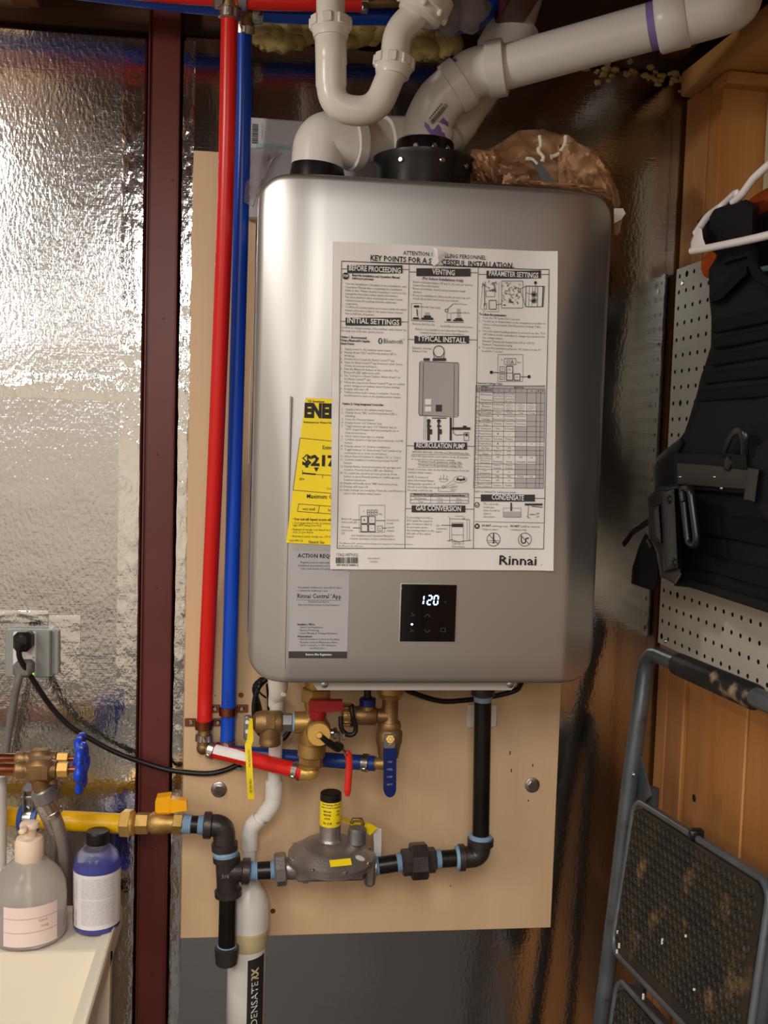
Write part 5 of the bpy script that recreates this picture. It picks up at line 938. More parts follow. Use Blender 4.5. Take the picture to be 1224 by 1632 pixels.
# ------------------------------------------------------------------ outlet, cords
ol = thing('power_outlet', 'white power outlet in a grey cover plate on the foil wall at the left', 'outlet', P(45, 1080, -.012))
b = MB(); a, c = P(8, 1004, -.020), P(80, 1080, -.020); b.box(((a.x+c.x)/2, -.0105, (a.z+c.z)/2), (c.x-a.x, .021, a.z-c.z), .002); b.box(((a.x+c.x)/2+.005, -.005, (a.z+c.z)/2), (c.x-a.x+.012, .010, a.z-c.z-.004), .002); b.build('cover_plate', 'plate', ol, 30)
a, c = P(21, 1007, -.0235), P(57, 1079, -.0235); b = MB(); b.box(((a.x+c.x)/2, -.022, (a.z+c.z)/2), (c.x-a.x, .005, a.z-c.z), .0015); b.build('receptacle', 'outlet', ol, 30)
b = MB(); q = P(53.5, 1048, -.0247); b.box(q, (.003, .0008, .002), .0003); b.build('reset_button', 'plate', ol, 0)
b = MB(); q = P(52, 1074, -.0250); b.ball(q, .0016, 8); b.build('status_light', 'green', ol)
pc = thing('black_cord', 'black power cord plugged into the outlet and sagging right behind the red pipe', 'cord', P(36, 1026, -.03))
b = MB(); q = P(38, 1021, -.042); b.box(q, (.026, .034, .030), .006); b.rev(P(33, 1025, -.058), P(29, 1038, -.060), [(0, .009), (.6, .0075), (1, .0045)], 14); b.build('plug', 'rubber', pc, 40)
pts = [(30, 1032, -.059), (33, 1052, -.056), (55, 1087, -.044), (82, 1127, -.034), (113, 1158, -.028), (154, 1183, -.022), (192, 1202, -.019), (240, 1219, -.017), (274, 1228, -.020), (326, 1233, -.026), (357, 1228, -.026), (384, 1216, -.026), (410, 1197, -.028), (450, 1178, -.034), (464, 1160, -.034)]
MB().tube(spline([P(*q) for q in pts], 6), .0042, 12).build('cable', 'cord', pc, 60)
b = MB(); b.box(P(381, 1224, -.0255), (.009, .010, .006), .001); b.build('cable_clip', 'steel', pc)
co = thing('coiled_cord', 'coil of black cord tied up behind the white pipe under the heater corner', 'cord', P(415, 1170, -.05))
b = MB()
for k in range(6):
    r = [(425-k*1.5, 1082, -.060), (412-k*1.2, 1096, -.064), (405+k*1.5, 1125, -.062+.004*k), (409+k*2, 1160, -.058), (424, 1172, -.054), (430, 1130, -.050), (428, 1090, -.054)]
    b.tube(spline([P(x, y, Y+.0015*k) for x, y, Y in r], 6), .0042, 10)
b.build('loops', 'cord', co, 60); b = MB(); b.tube([P(408, 1096, -.072), P(416, 1106, -.074), P(424, 1112, -.07)], .0016, 8); b.ball(P(414, 1088, -.072), .004, 10); b.build('twist_tie', 'rubber', co, 50)
kc = [(636, 1090, -.07), (655, 1103, -.062), (700, 1117, -.050), (740, 1116, -.046), (790, 1109, -.044), (822, 1100, -.046), (831, 1088, -.055)]
tag(MB().tube(spline([P(*q) for q in kc], 6), .0042, 12).build('black_cord', 'cord', None, 60), 'black cord looping under the right half of the heater behind the riser', 'cord')
gc = thing('grey_cord', 'grey cord with a flat grey plug hanging from the lower outlet socket', 'cord', P(38, 1066, -.03))
b = MB(); b.box(P(38, 1065, -.040), (.028, .030, .024), .005); b.build('plug', 'gcord', gc, 40)
MB().tube(spline([P(x, y, Y) for x, y, Y in ((33, 1072, -.05), (27, 1092, -.052), (21, 1125, -.045), (14, 1165, -.04), (8, 1210, -.04), (2, 1260, -.04))], 6), .0058, 12).build('cable', 'gcord', gc, 60)
# ------------------------------------------------------------------ washer valves, hoses, clamp
tag((lambda q: MB().rev(q, V((q.x, q.y, P(196, 1440, -.058).z-.006)), [(0, .0165), (1, .0165)], 20))(P(-8, 1236, -.115)).build('white_standpipe', 'pvc', None), 'white upright pipe at the very left edge beside the yellow gas pipe end', 'pipe')
def faucet(label, Y, y, x0, big, group=None):
    f_ = thing('washer_valve', label, 'valve', P(64, y+14, Y)); k = big
    b = MB(); b.cyl(P(-380, y, Y), P(32, y, Y), .0085*k, 18, .02); b.build('copper_pipe', 'copper', f_, 50)
    b = MB(); b.rev(P(24, y, Y), P(44, y, Y), [(0, .0095*k), (.15, .012*k), (.85, .012*k), (1, .010*k)], 20); b.build('union', 'bronze', f_, 40)
    b = MB(); b.box(P(64, y, Y), (.038*k, .030*k, .032*k), .007*k); b.rev(P(42, y, Y), P(50, y, Y), [(0, .0115*k), (1, .0125*k)], 18); b.rev(P(80, y, Y), P(90, y, Y), [(0, .0135*k), (1, .0115*k)], 18); b.build('valve_body', 'bronze', f_, 36)
    b = MB(); b.hexa(P(91, y, Y), P(109, y, Y), .0105*k, .4); b.build('packing_nut', 'brassy', f_, 30)
    b = MB(); b.cyl(P(108, y, Y), P(124, y, Y), .0042*k, 12); b.build('stem', 'copper', f_, 40)
    hub = P(x0, y-2, Y); b = MB(); b.cyl(hub-V((.005, 0, 0)), hub+V((.006, 0, 0)), .009, 16, .3); R_ = .029
    rim = []
    for i in range(48): a = 2*math.pi*i/48; rr_ = R_+.0022*math.cos(6*a); rim.append(hub+V((.001*math.cos(2*a), math.cos(a)*rr_, math.sin(a)*rr_)))
    b.tube(rim, [.0052+.0012*math.cos(6*2*math.pi*i/48) for i in range(48)], 10, closed=True)
    for i in range(4): a = math.pi*i/2+.4; d = V((0, math.cos(a), math.sin(a))); b.tube([hub+d*.006, hub+d*R_], [.0042, .0036], 8)
    b.build('wheel_handle', 'bhandle', f_, 50); return f_
f1 = faucet('washer valve nearer the wall, its blue wheel partly hidden by the front one', -.105, 1209, 128, .9); f2 = faucet('washer valve in front with the blue wheel handle and spout to the steel hose', -.165, 1226, 130, 1.05)
b = MB(); b.rev(P(60, 1234, -.165), P(69, 1262, -.165), [(0, .0115), (.5, .0125), (1, .0115)], 20); b.cyl(P(84, 1241, -.165), P(84, 1250, -.165), .007, 12, .3); b.build('spout', 'bronze', f2, 40)
b = MB(); b.cyl(P(60, 1252, -.100), P(62, 1285, -.10), .008, 14); b.build('spout', 'bronze', f1, 40)
h1 = thing('washer_hose', 'braided hose with a steel coupling curving down from the front washer valve', 'hose', P(105, 1440, -.14))
b = MB(); b.rev(P(66, 1257, -.165), P(75, 1278, -.163), [(0, .0145), (.1, .0165), (.85, .0165), (1, .0135)], 22); b.build('coupling', 'galv', h1, 36)
b = MB(); b.rev(P(75, 1277, -.163), P(87, 1298, -.160), [(0, .0125), (.7, .0125), (.75, .0135), (1, .0125)], 20); b.build('ferrule', 'steel', h1, 36)
MB().tube(spline([P(85, 1294, -.160), P(94, 1318, -.150), (P(101, 1350, -.125)), P(104, 1390, -.08), P(105, 1425, -.035), P(105, 1480, -.030)], 6), .0085, 16).build('hose', 'braid', h1, 60)
h2 = MB().tube(spline([P(62, 1280, -.10), P(76, 1310, -.105), P(86, 1335, -.10), P(82, 1375, -.08), P(77, 1420, -.035), P(76, 1470, -.030)], 6), .0072, 14); tag(h2.build('washer_hose', 'braid', None, 60), 'thinner braided hose hanging behind the front hose and the pump bottle', 'hose')
gcl = thing('pipe_hanger', 'steel pipe hanger with blue cushion rings around the yellow gas pipe', 'hanger', P(48, 1300, -.065))
pd_ = (gb-ga).normalized(); c = ga+pd_*((P(48, 1303, -.065)-ga).dot(pd_))
for s_ in (-1, 1): b = MB(); b.rev(c+pd_*(s_*.0105-.004), c+pd_*(s_*.0105+.004), [(0, .0152), (.1, .0195), (.9, .0195), (1, .0152)], 22); b.build('cushion_ring', 'clampb', gcl, 40)
b = MB(); b.rev(c-pd_*.0068, c+pd_*.0068, [(0, .0152), (.05, .0182), (.95, .0182), (1, .0152)], 22); b.build('band', 'steel', gcl, 40)
b = MB(); b.box(c+V((-.006, -.008, .030)), (.003, .016, .034), .001); b.box(c+V((.007, -.008, .030)), (.003, .016, .034), .001); b.cyl(c+V((-.010, -.008, .034)), c+V((.012, -.008, .034)), .0035, 10); b.box(c+V((0, .010, .046)), (.018, .050, .004), .001); b.build('bracket', 'galv', gcl, 36)
# ------------------------------------------------------------------ laundry tub and bottles
ZR = P(196, 1440, -.058).z; TX1 = P(196, 1440, -.058).x; tub = thing('laundry_tub', 'white plastic laundry tub corner with a stained ledge under the washer valves', 'tub', (TX1-.3, -.33, 0))
b = MB(); x1 = TX1; x0 = TX1-.58; ya, yb = -.058, -.62; led = -.185
b.box(((x0+x1)/2, (ya+led)/2, ZR-.022), (x1-x0, ya-led, .026), .005)                       # ledge
b.box(((x0+x1)/2, ya-.003, ZR-.016), (x1-x0, .006, .032), .003)                            # back lip
b.box((x1-.003, (ya+yb)/2, ZR-.016), (.006, ya-yb, .032), .003)
b.prism([V((x0, led, ZR-.010)), V((x0, led-.035, .50)), V((x0, led-.020, .49)), V((x0, led+.02, ZR-.02))], (x1-x0, 0, 0))
b.prism([V((x1-.006, ya, ZR-.006)), V((x1-.045, ya-.03, .48)), V((x1-.057, ya-.03, .48)), V((x1-.020, ya, ZR-.006))], (0, yb-ya, 0))
b.prism([V((x0, ya, ZR-.006)), V((x0+.045, ya-.03, .48)), V((x0+.057, ya-.03, .48)), V((x0+.02, ya, ZR-.006))], (0, yb-ya, 0))
b.box(((x0+x1)/2, yb, .655), (x1-x0, .012, .35), .003); b.box(((x0+x1)/2, (led+yb)/2-.01, .485), (x1-x0-.09, led-yb-.02, .012), .003); b.build('basin', 'tub', tub, 40)
for sx in (x0+.07, x1-.07):
    for sy in (-.10, -.53): MB().rev((sx, sy, 0), (sx, sy, .50), [(0, .018), (1, .018)], 14).build('leg', 'galv', tub)
ZL = ZR-.009; pbp = PZ(46, 1492, ZL); pbp.z = ZL
def lathe_at(p, prof, n=32, sx=1, sy=1): b = MB(); b.rev(p, p+V((0, 0, 1)), [(z, r) for z, r in prof], n, V((1, 0, 0)), True, 0, sy); return b
ps = thing('soap_bottle', 'clear pump bottle with a pale pink label standing on the tub ledge', 'bottle', pbp)
lathe_at(pbp, [(0, .040), (.002, .048), (.008, .0525), (.064, .0525), (.078, .051), (.091, .046), (.102, .038), (.111, .028), (.118, .0195), (.122, .018)], 40).build('bottle', 'cloudy', ps, 60)
lathe_at(pbp, [(.002, .039), (.004, .046), (.010, .0510), (.032, .0510), (.0325, .0505)], 40).build('soap', 'lilac', ps, 60)
lathe_at(pbp, [(.115, .0195), (.117, .0205), (.143, .0200), (.148, .018), (.149, .012)], 28).build('collar', 'pump', ps, 40)
b = lathe_at(pbp, [(.147, .0095), (.160, .0100), (.163, .0135), (.167, .0140), (.170, .0125), (.172, .007)], 24); b.box(pbp+V((-.004, -.012, .166)), (.011, .034, .009), .003); b.build('pump_head', 'pump', ps, 40)
b = MB(); b.cyl(pbp+V((0, 0, .012)), pbp+V((0, 0, .117)), .0032, 8); b.build('dip_tube', 'cloudy', ps, 50)
def cyl_patch(p, r, a0, a1, z0, z1, n=12, tilt=0): return [[p+V((math.cos(a)*r, math.sin(a)*r, z+tilt*(a-a0))) for a in [lerp(a0, a1, k/n) for k in range(n+1)]] for z in (z1, z0)]
b = MB(); b.grid(cyl_patch(pbp, .0529, -2.05, -.55, .010, .067)); b.build('front_label', 'pink', ps, 60)
d_ = MB()
for z in (.030, .050): d_.grid(cyl_patch(pbp, .0532, -2.05, -.55, z, z+.0007))
texts(d_, [('hand', 0, 0, 5, 12, 'L', .0), ('soap', 3, 8, 5, 12, 'L', .0)], lambda x, y: pbp+V((math.cos(-1.1+x/55)*.0533, math.sin(-1.1+x/55)*.0533, .044-y/1000)))
d_.build('label_print', 'pinkink', ps, 0)['kind'] = 'stuff'
bbp = PZ(154, 1478, ZL); bbp.z = ZL
bs = thing('cleaner_bottle', 'clear bottle of blue liquid with a black cap and small printed white label', 'bottle', bbp)
prof_ = [(0, .026), (.002, .031), (.007, .0338), (.098, .0338), (.107, .0325), (.116, .0285), (.123, .021), (.127, .0165), (.129, .0145), (.134, .0142)]
lathe_at(bbp, prof_, 36).build('bottle', 'clear', bs, 60)
lathe_at(bbp, [(.002, .025), (.004, .031), (.009, .0328), (.097, .0328), (.1045, .0318), (.1048, .031)], 36).build('liquid', 'blueliq', bs, 60)
lathe_at(bbp, [(.130, .0165), (.132, .0172), (.146, .0172), (.148, .0155)], 28).build('cap', 'rubber', bs, 40)
b = MB(); b.grid(cyl_patch(bbp, .0341, -3.25, .1, .012, .093, 26)); b.build('wrap_label', 'labelw', bs, 60)
b = MB(); b.grid(cyl_patch(bbp, .03425, -3.3, -2.72, .012, .044, 4)); b.build('red_strip', 'redp', bs, 60)
d_ = MB(); onB = lambda x, y: bbp+V((math.cos(-2.1+x/34.2)*.0343, math.sin(-2.1+x/34.2)*.0343, .090-y*.86/1000)); items = []; random.seed(5)
wl = 'shake well before use keep out of reach children store cool dry place rinse with water avoid contact eyes wash hands after handling do not mix bleach dispose empty safely flush test small area first apply cloth wipe surface clean'.split()
for k in range(30):
    if k == 13: continue
    s_ = ''
    while len(s_) < 34: s_ += random.choice(wl)+' '
    items.append((s_, 0, 4+k*2.7, 1.5, 50+random.uniform(-3, 3), 'L', 0))
texts(d_, items, onB)
onB2 = lambda x, y: bbp+V((math.cos(-2.75+y/34.2)*.0343, math.sin(-2.75+y/34.2)*.0343, .054+x*.86/1000)); texts(d_, [('directions for use on glass', 0, 0, 2.4, 34, 'L', .02), ('read all of the label first', 0, 4, 1.8, 34, 'L', 0), ('hazards see back panel', 0, 10, 2, 32, 'L', 0), ('made for household use', 0, 13.5, 2, 32, 'L', 0)], onB2)
d_.build('label_print', 'navyp', bs, 0)['kind'] = 'stuff'
d_ = MB(); x = 0; random.seed(9)
while x < 13: w_ = random.choice((.4, .6, 1)); rect(d_, -18+x*0, 0, 0, 0, onB) if 0 else d_.add([onB2(-46+z, 1+y) for z, y in ((x, 0), (x, 11), (x+w_, 11), (x+w_, 0))], [(0, 1, 2, 3)]); x += w_+random.choice((.4, .6))
for z0 in (16,): 
    x = 0
    while x < 12: w_ = random.choice((.4, .6, 1)); d_.add([onB2(-46+z0+z, 1+y) for z, y in ((x, 0), (x, 11), (x+w_, 11), (x+w_, 0))], [(0, 1, 2, 3)]); x += w_+random.choice((.4, .6))
d_.build('barcode', 'ink', bs, 0)['kind'] = 'stuff'
# ------------------------------------------------------------------ behind and on top of the heater
ca = P(393, 186, -.045); cb = P(642, 200, -.045); cbx = thing('carton', 'pale carton sheet with a barcode and a teal stripe behind the intake pipe', 'carton', ((ca.x+cb.x)/2, -.04, HZ1))
MB().box(((ca.x+cb.x)/2, -.034, (ca.z+HZ1)/2-.005), (cb.x-ca.x, .022, ca.z-HZ1+.01), .002).build('board', 'box', cbx)
d_ = MB(); ux, uz = V((0, 0, -1)), V((1, 0, 0)); barcode(d_, P(402, 197, -.0455), ux, uz, 20, .028, .009, 21); A, pl = plane(-.0455)
texts(d_, [T(A, '(1P) 1004-0001', 420, 200, 2.4, 26)], lambda x, y: pl(A(417, 198)[0]+(A(420, 200)[1]-y)*1.0, A(417, 198)[1]+(x-A(420, 200)[0])))
x0, y0 = A(490, 197); rect(d_, x0, y0, x0+14, y0+12, pl); d_.build('barcode_print', 'ink', cbx, 0)['kind'] = 'stuff'
d_ = MB(); x0, y0 = A(408, 228); rect(d_, x0, y0, x0+64, y0+9, pl); d_.build('teal_stripe', 'teal', cbx, 0)
rows = []
for i in range(14):
    v = i/13; r = []
    for k in range(10):
        u = k/9; x = lerp(lerp(394, 389, v), lerp(452, 404, v**.7), u); y = lerp(lerp(236, 322, v), lerp(232, 330, v), u)
        r.append(P(x, y, -.075+.012*noise.noise(V((u*4, v*5, 2)))-.03*v))
    rows.append(r)
tag(MB().grid(rows, (0, .0004, 0)).build('plastic_film', 'pf', None, 50), 'scrap of clear plastic film between the blue pipe and the heater corner', 'plastic film')
def bagpatch(base, top, Y0, bulge, seed, nu=26, nv=14, fold=.012, thick=True):
    rows = []
    for i in range(nv+1):
        v = i/nv; r = []
        for k in range(nu+1):
            u = k/nu
            def samp(L_): f = u*(len(L_)-1); j = min(int(f), len(L_)-2); return (lerp(L_[j][0], L_[j+1][0], f-j), lerp(L_[j][1], L_[j+1][1], f-j))
            a, b_ = samp(base), samp(top); x, y = lerp(a[0], b_[0], v), lerp(a[1], b_[1], v)
            n_ = noise.noise(V((u*7, v*4, seed)))*fold*1.6+noise.noise(V((u*19, v*9, seed+5)))*fold*.7+abs(noise.noise(V((u*11+v*5, v*3, seed+9))))*fold
            p = P(x+n_*90, y-n_*60, Y0-bulge*math.sin(math.pi*min(1, v*.95))*math.sin(math.pi*u)**.5-n_); r.append(p)
        rows.append(r)
    return MB().grid(rows, (0, .0006, 0) if thick else None)
bg = thing('plastic_bag', 'crumpled brown plastic bag lying on top of the heater right of the vent', 'bag', P(870, 290, -.12))
bagpatch([(752, 288), (800, 290), (850, 293), (900, 298), (945, 304), (972, 312)], [(748, 250), (790, 232), (826, 208), (868, 206), (912, 218), (962, 268)], -.10, .03, 3, 40, 20, .010).build('back_sheet', 'bag', bg, 55)
bagpatch([(762, 290), (780, 291), (792, 291)], [(744, 266), (752, 238), (796, 238)], -.15, .03, 11, 24, 14, .010).build('left_bunch', 'bag', bg, 55)
bagpatch([(890, 298), (915, 300), (950, 304), (976, 322), (983, 345)], [(888, 232), (914, 226), (952, 238), (972, 272), (990, 322)], -.16, .03, 23, 32, 18, .011).build('right_puff', 'bag', bg, 55)
bagpatch([(800, 294), (840, 297), (880, 299), (920, 302), (965, 308)], [(803, 276), (822, 286), (860, 288), (905, 291), (958, 298)], -.20, .012, 31, 36, 8, .006).build('front_rim', 'bag', bg, 55)
bagpatch([(800, 293), (820, 294), (846, 295)], [(812, 272), (822, 284), (842, 276)], -.205, .01, 37, 14, 8, .006).build('front_fold', 'bag', bg, 55)
b = MB(); b.prism([P(x, y, -.17) for x, y in ((844, 252), (858, 258), (872, 272), (888, 293), (864, 290), (856, 272))], (0, .002, .0)); b.build('grey_flap', 'knife', bg, 30)
for i, pts in enumerate((((860, 216), (862, 232), (858, 240), (866, 250), (864, 258)), ((902, 216), (900, 230), (890, 245), (878, 250)), ((838, 253), (848, 254), (856, 262)))):
    b = MB(); sp_ = spline([P(x, y, -.168) for x, y in pts], 5); b.tube(sp_, [.0026+.002*abs(noise.noise(V((k*.7, i*9, 1)))) for k in range(len(sp_))], 8); b.build('white_residue', 'flake', bg, 50)
b = MB(); b.prism([P(x, y, -.20) for x, y in ((979, 332), (993, 332), (997, 340), (990, 350), (979, 356))], (0, .002, 0)); b.build('torn_corner', 'flake', bg, 30)
bagpatch([(979, 374), (984, 376), (988, 372)], [(979, 352), (985, 350), (992, 348)], -.19, .006, 41, 8, 8, .004).build('hanging_scrap', 'bag', bg, 55)
# ------------------------------------------------------------------ hangers and the vest on the side wall
def inset(poly, d):
    n = len(poly); out = []; area = sum(poly[i][0]*poly[(i+1) % n][1]-poly[(i+1) % n][0]*poly[i][1] for i in range(n)); sg = 1 if area > 0 else -1
    for i in range(n):
        p, q, r = poly[i-1], poly[i], poly[(i+1) % n]; e1, e2 = (q[0]-p[0], q[1]-p[1]), (r[0]-q[0], r[1]-q[1])
        l1, l2 = math.hypot(*e1) or 1, math.hypot(*e2) or 1; nx, ny = -e1[1]/l1-e2[1]/l2, e1[0]/l1+e2[0]/l2; l = math.hypot(nx, ny) or 1
        out.append((q[0]+sg*nx/l*d, q[1]+sg*ny/l*d))
    return out
def dens(poly, step=10):
    out = []
    for i in range(len(poly)):
        a, b = poly[i], poly[(i+1) % len(poly)]; n = max(1, int(math.hypot(b[0]-a[0], b[1]-a[1])/step)); out += [(lerp(a[0], b[0], k/n), lerp(a[1], b[1], k/n)) for k in range(n)]
    return out
def pillow(mb, poly, off, th, ins=4, wob=0.0, step=12):
    poly = dens(poly, step); R_ = [[S(x, y, off-th) for x, y in poly], [S(x, y, off-th*.35) for x, y in poly], [S(x, y, off-th*.08) for x, y in inset(poly, ins*.45)], [S(x, y, off) for x, y in inset(poly, ins)]]
    n = len(poly); v = []; f = []
    for r in R_: v += [p+WN*(wob*noise.noise(p*14)) for p in r]
    for i in range(3): f += [(i*n+k, i*n+(k+1) % n, (i+1)*n+(k+1) % n, (i+1)*n+k) for k in range(n)]
    f += [tuple(range(3*n, 4*n)), tuple(range(n))[::-1]]
    return mb.add(v, f)
wo = thing('wooden_hanger', 'orange stained wooden hanger behind the vest, its rounded end showing', 'hanger', S(1130, 430, .075))
sp_ = spline([S(1124, 432, .075), S(1134, 418, .075), S(1152, 398, .072), S(1185, 350, .066), S(1220, 322, .064), S(1290, 300, .064), SW(.78, 1.80, .068)], 7)
MB().tube(sp_, [.010, .0135, .0155, .016]+[.0155]*(len(sp_)-4), 16, flat=.55, ref=V((0, 0, 1))).build('bar', 'orange', wo, 60)
tag(MB().tube([S(1205, 432, .085), S(1300, 412, .085), SW(.74, 1.80, .085)], .004, 8).build('wire_hanger', 'teal', None, 50), 'pale teal hanger bar seen inside the neck opening of the vest', 'hanger')
wg = thing('plastic_hanger', 'white plastic hanger with its bottom bar across the top of the vest', 'hanger', S(1110, 400, .15))
OH = .150
b = MB(); b.tube(spline([S(1103, 400, OH), S(1140, 393, OH), S(1224, 375, OH), S(1300, 352, OH), SW(.86, 1.835, .12)], 6), .0046, 12)
b.build('bottom_bar', 'hanger', wg, 60)
b = MB(); pillow(b, [(1101, 399), (1101, 386), (1107, 371), (1114, 361), (1119, 365), (1121, 380), (1126, 393)], OH+.003, .007, 2, 0, 6); b.build('shoulder_end', 'hanger', wg, 40)
b = MB(); b.tube(spline([S(1109, 372, OH), S(1128, 345, OH-.02), S(1150, 328, OH-.04), S(1172, 308, OH-.04)], 6), .0044, 10); b.tube(spline([S(1168, 323, .112), S(1182, 310, .11), S(1194, 294, .108), S(1206, 280, .106), S(1240, 252, .10), S(1300, 220, .10)], 6), .0048, 10)
b.box(S(1173, 308, .112), (.006, .012, .008), .002); b.build('upper_arm', 'hanger', wg, 60)
ve = thing('tactical_vest', 'black nylon plate carrier vest hanging on hangers before the pegboard', 'vest', S(1150, 950, .09))
OF = .125
b = MB(); pillow(b, [(1128, 348), (1150, 330), (1200, 318), (1300, 300), (1380, 640), (1330, 900), (1180, 780), (1142, 560), (1140, 440)], .066, .03, 4, .003, 20); b.build('back_panel', 'vest', ve, 60)
b = MB(); pillow(b, [(1133, 429), (1131, 473), (1135, 505), (1133, 552), (1127, 586), (1107, 643), (1092, 688), (1078, 712), (1068, 760), (1066, 860), (1076, 934), (1100, 936), (1149, 950), (1224, 965), (1300, 985), (1400, 1010), (1420, 700), (1400, 430), (1300, 452), (1240, 452), (1215, 444), (1203, 428), (1198, 404), (1180, 392), (1150, 390), (1144, 410)], OF, .055, 7, .006, 12); b.build('front_panel', 'vest', ve, 60)
b = MB(); pillow(b, [(1112, 374), (1113, 352), (1137, 331), (1188, 318), (1208, 330), (1206, 372), (1200, 412), (1150, 425), (1140, 404), (1120, 388)], OF+.006, .085, 6, .004, 10); b.build('shoulder_strap', 'vest', ve, 60)
b = MB(); pillow(b, [(1131, 473), (1140, 462), (1172, 432), (1190, 424), (1192, 436), (1150, 478), (1133, 483)], OF+.012, .012, 2, 0, 8); b.build('shoulder_webbing', 'vestd', ve, 50)
b = MB(); sp_ = spline([S(1199, 398, OF+.004), S(1203, 428, OF+.005), S(1216, 445, OF+.005), S(1240, 453, OF+.005), S(1300, 455, OF+.004)], 6); b.tube(sp_, .006, 10); b.build('neck_binding', 'vestd', ve, 60)
def av(x, y, off): return (S(x, y, off)-W0).dot(WD)
def band(name, x, y0, y1, o, m, aR=.86, th=.005):
    z1, z0 = S(x, y0, o).z, S(x, y1, o).z; a0 = av(x, (y0+y1)/2, o); return swbox(MB(), a0, aR, z0, z1, o-th, o, .0015).build(name, m, ve, 40)
for k, (x, y0, y1) in enumerate(((1136, 512, 531), (1136, 540, 556), (1131, 566, 583), (1121, 594, 612), (1112, 622, 640))): band('webbing_row', x, y0, y1, OF+.004, 'vestd')
b = MB(); pillow(b, [(1073, 722), (1130, 722), (1188, 727), (1300, 742), (1400, 752), (1400, 822), (1300, 806), (1188, 788), (1130, 783), (1073, 779)], OF+.014, .014, 3, .001, 14); b.build('waist_belt', 'vest', ve, 60)
b = MB(); pillow(b, [(1079, 738), (1130, 741), (1224, 752), (1224, 783), (1130, 776), (1079, 772)], OF+.019, .006, 2, 0, 14); b.build('belt_webbing', 'velcro', ve, 50)
band('webbing_row', 1098, 812, 846, OF+.006, 'vestd'); band('webbing_row', 1096, 876, 902, OF+.005, 'vestd'); band('hem_binding', 1098, 922, 936, OF+.005, 'vest')
b = MB(); b.tube(spline([S(1155, 721, OF+.016), S(1161, 703, OF+.022), S(1170, 688, OF+.024), S(1180, 687, OF+.024), S(1186, 700, OF+.022), S(1187, 724, OF+.016)], 6), .0055, 10, flat=.5); b.build('pull_loop', 'plastic', ve, 50)
b = MB(); pillow(b, [(1156, 722), (1190, 726), (1192, 750), (1158, 746)], OF+.02, .008, 2, 0, 8); b.build('snap_tab', 'vest', ve, 50)
b = MB(); q = S(1161, 739, OF+.02); b.rev(q, q+WN*.004, [(0, .0085), (.5, .008), (1, .004)], 18); b.build('snap_button', 'plastic', ve, 40)
for x, y in ((1139, 760), (1150, 778), (1084, 760)): q = S(x, y, OF+.019); b = MB(); b.rev(q, q+WN*.002, [(0, .0022), (1, .001)], 8); b.build('rivet', 'steel', ve, 40)
b = MB(); pillow(b, [(1192, 745), (1211, 748), (1204, 801), (1185, 797)], OF+.047, .030, 2, 0, 8); b.build('olive_tab', 'velcro', ve, 50)
b = MB(); pillow(b, [(1200, 740), (1206, 714), (1224, 699), (1300, 690), (1360, 760), (1340, 860), (1220, 830), (1198, 800)], OF+.04, .04, 6, .003, 10); b.build('front_pouch', 'vest', ve, 60)
b = MB(); pillow(b, [(1086, 697), (1092, 705), (1080, 730), (1074, 775), (1044, 779), (1041, 742), (1050, 726)], OF+.006, .03, 3, .002, 8); b.build('side_elastic', 'plastic', ve, 60)
b = MB(); pillow(b, [(1030, 850), (1052, 870), (1050, 925), (1043, 942), (1007, 930), (1009, 903), (1022, 868)], OF+.000, .02, 3, .004, 8); b.build('lower_flap', 'vestd', ve, 60)
b = MB(); b.tube(spline([S(1040, 826, OF+.01), S(1022, 838, OF+.012), S(1008, 848, OF+.012), S(998, 862, OF+.012), S(994, 866, OF+.012)], 5), .0055, 8, flat=.5); b.build('loose_strap', 'plastic', ve, 50)
ho = thing('holster', 'black hard plastic holster clipped on the left side of the vest', 'holster', S(1065, 930, OF+.02))
b = MB(); pillow(b, [(1050, 776), (1078, 771), (1086, 776), (1088, 915), (1076, 931), (1052, 919), (1046, 880), (1040, 866), (1034, 860), (1033, 806), (1031, 795), (1040, 786)], OF+.050, .045, 4, 0, 10); hb_ = b.build('shell', 'plastic', ho, 40)
b = MB(); pillow(b, [(1052, 782), (1076, 778), (1082, 905), (1058, 912)], OF+.058, .010, 4, 0, 10); b.build('front_ridge', 'plastic', ho, 40)
b = MB(); pillow(b, [(1036, 806), (1051, 804), (1056, 868), (1040, 860)], OF+.057, .012, 4, 0, 8); b.build('slide_bulge', 'plastic', ho, 40)
for x, y in ((1067, 796), (1075, 897)): q = S(x, y, OF+.058); b = MB(); b.rev(q, q+WN*.004, [(0, .0055), (.6, .005), (.65, .003), (1, .003)], 14); b.build('screw', 'steel' if 0 else 'rubber', ho, 30)
b = MB(); loop = bend([S(1090, 800, OF+.05), S(1086, 778, OF+.05), S(1100, 777, OF+.05), S(1112, 868, OF+.045), S(1097, 869, OF+.045), S(1090, 800, OF+.05)], .010, 4); b.tube(loop, .0046, 10); b.build('belt_clip', 'plastic', ho, 50)
b = MB(); pillow(b, [(1091, 782), (1099, 782), (1108, 862), (1098, 863)], OF+.042, .012, 1, 0, 10); b.build('clip_plate', 'rubber', ho, 50)
q = S(1036, 869, OF+.03); b = MB(); b.tube([S(1033, 861, OF+.045), S(1039, 873, OF+.045)], [.003, .0025], 8); b.build('glint_edge', 'plastic', ho, 50)
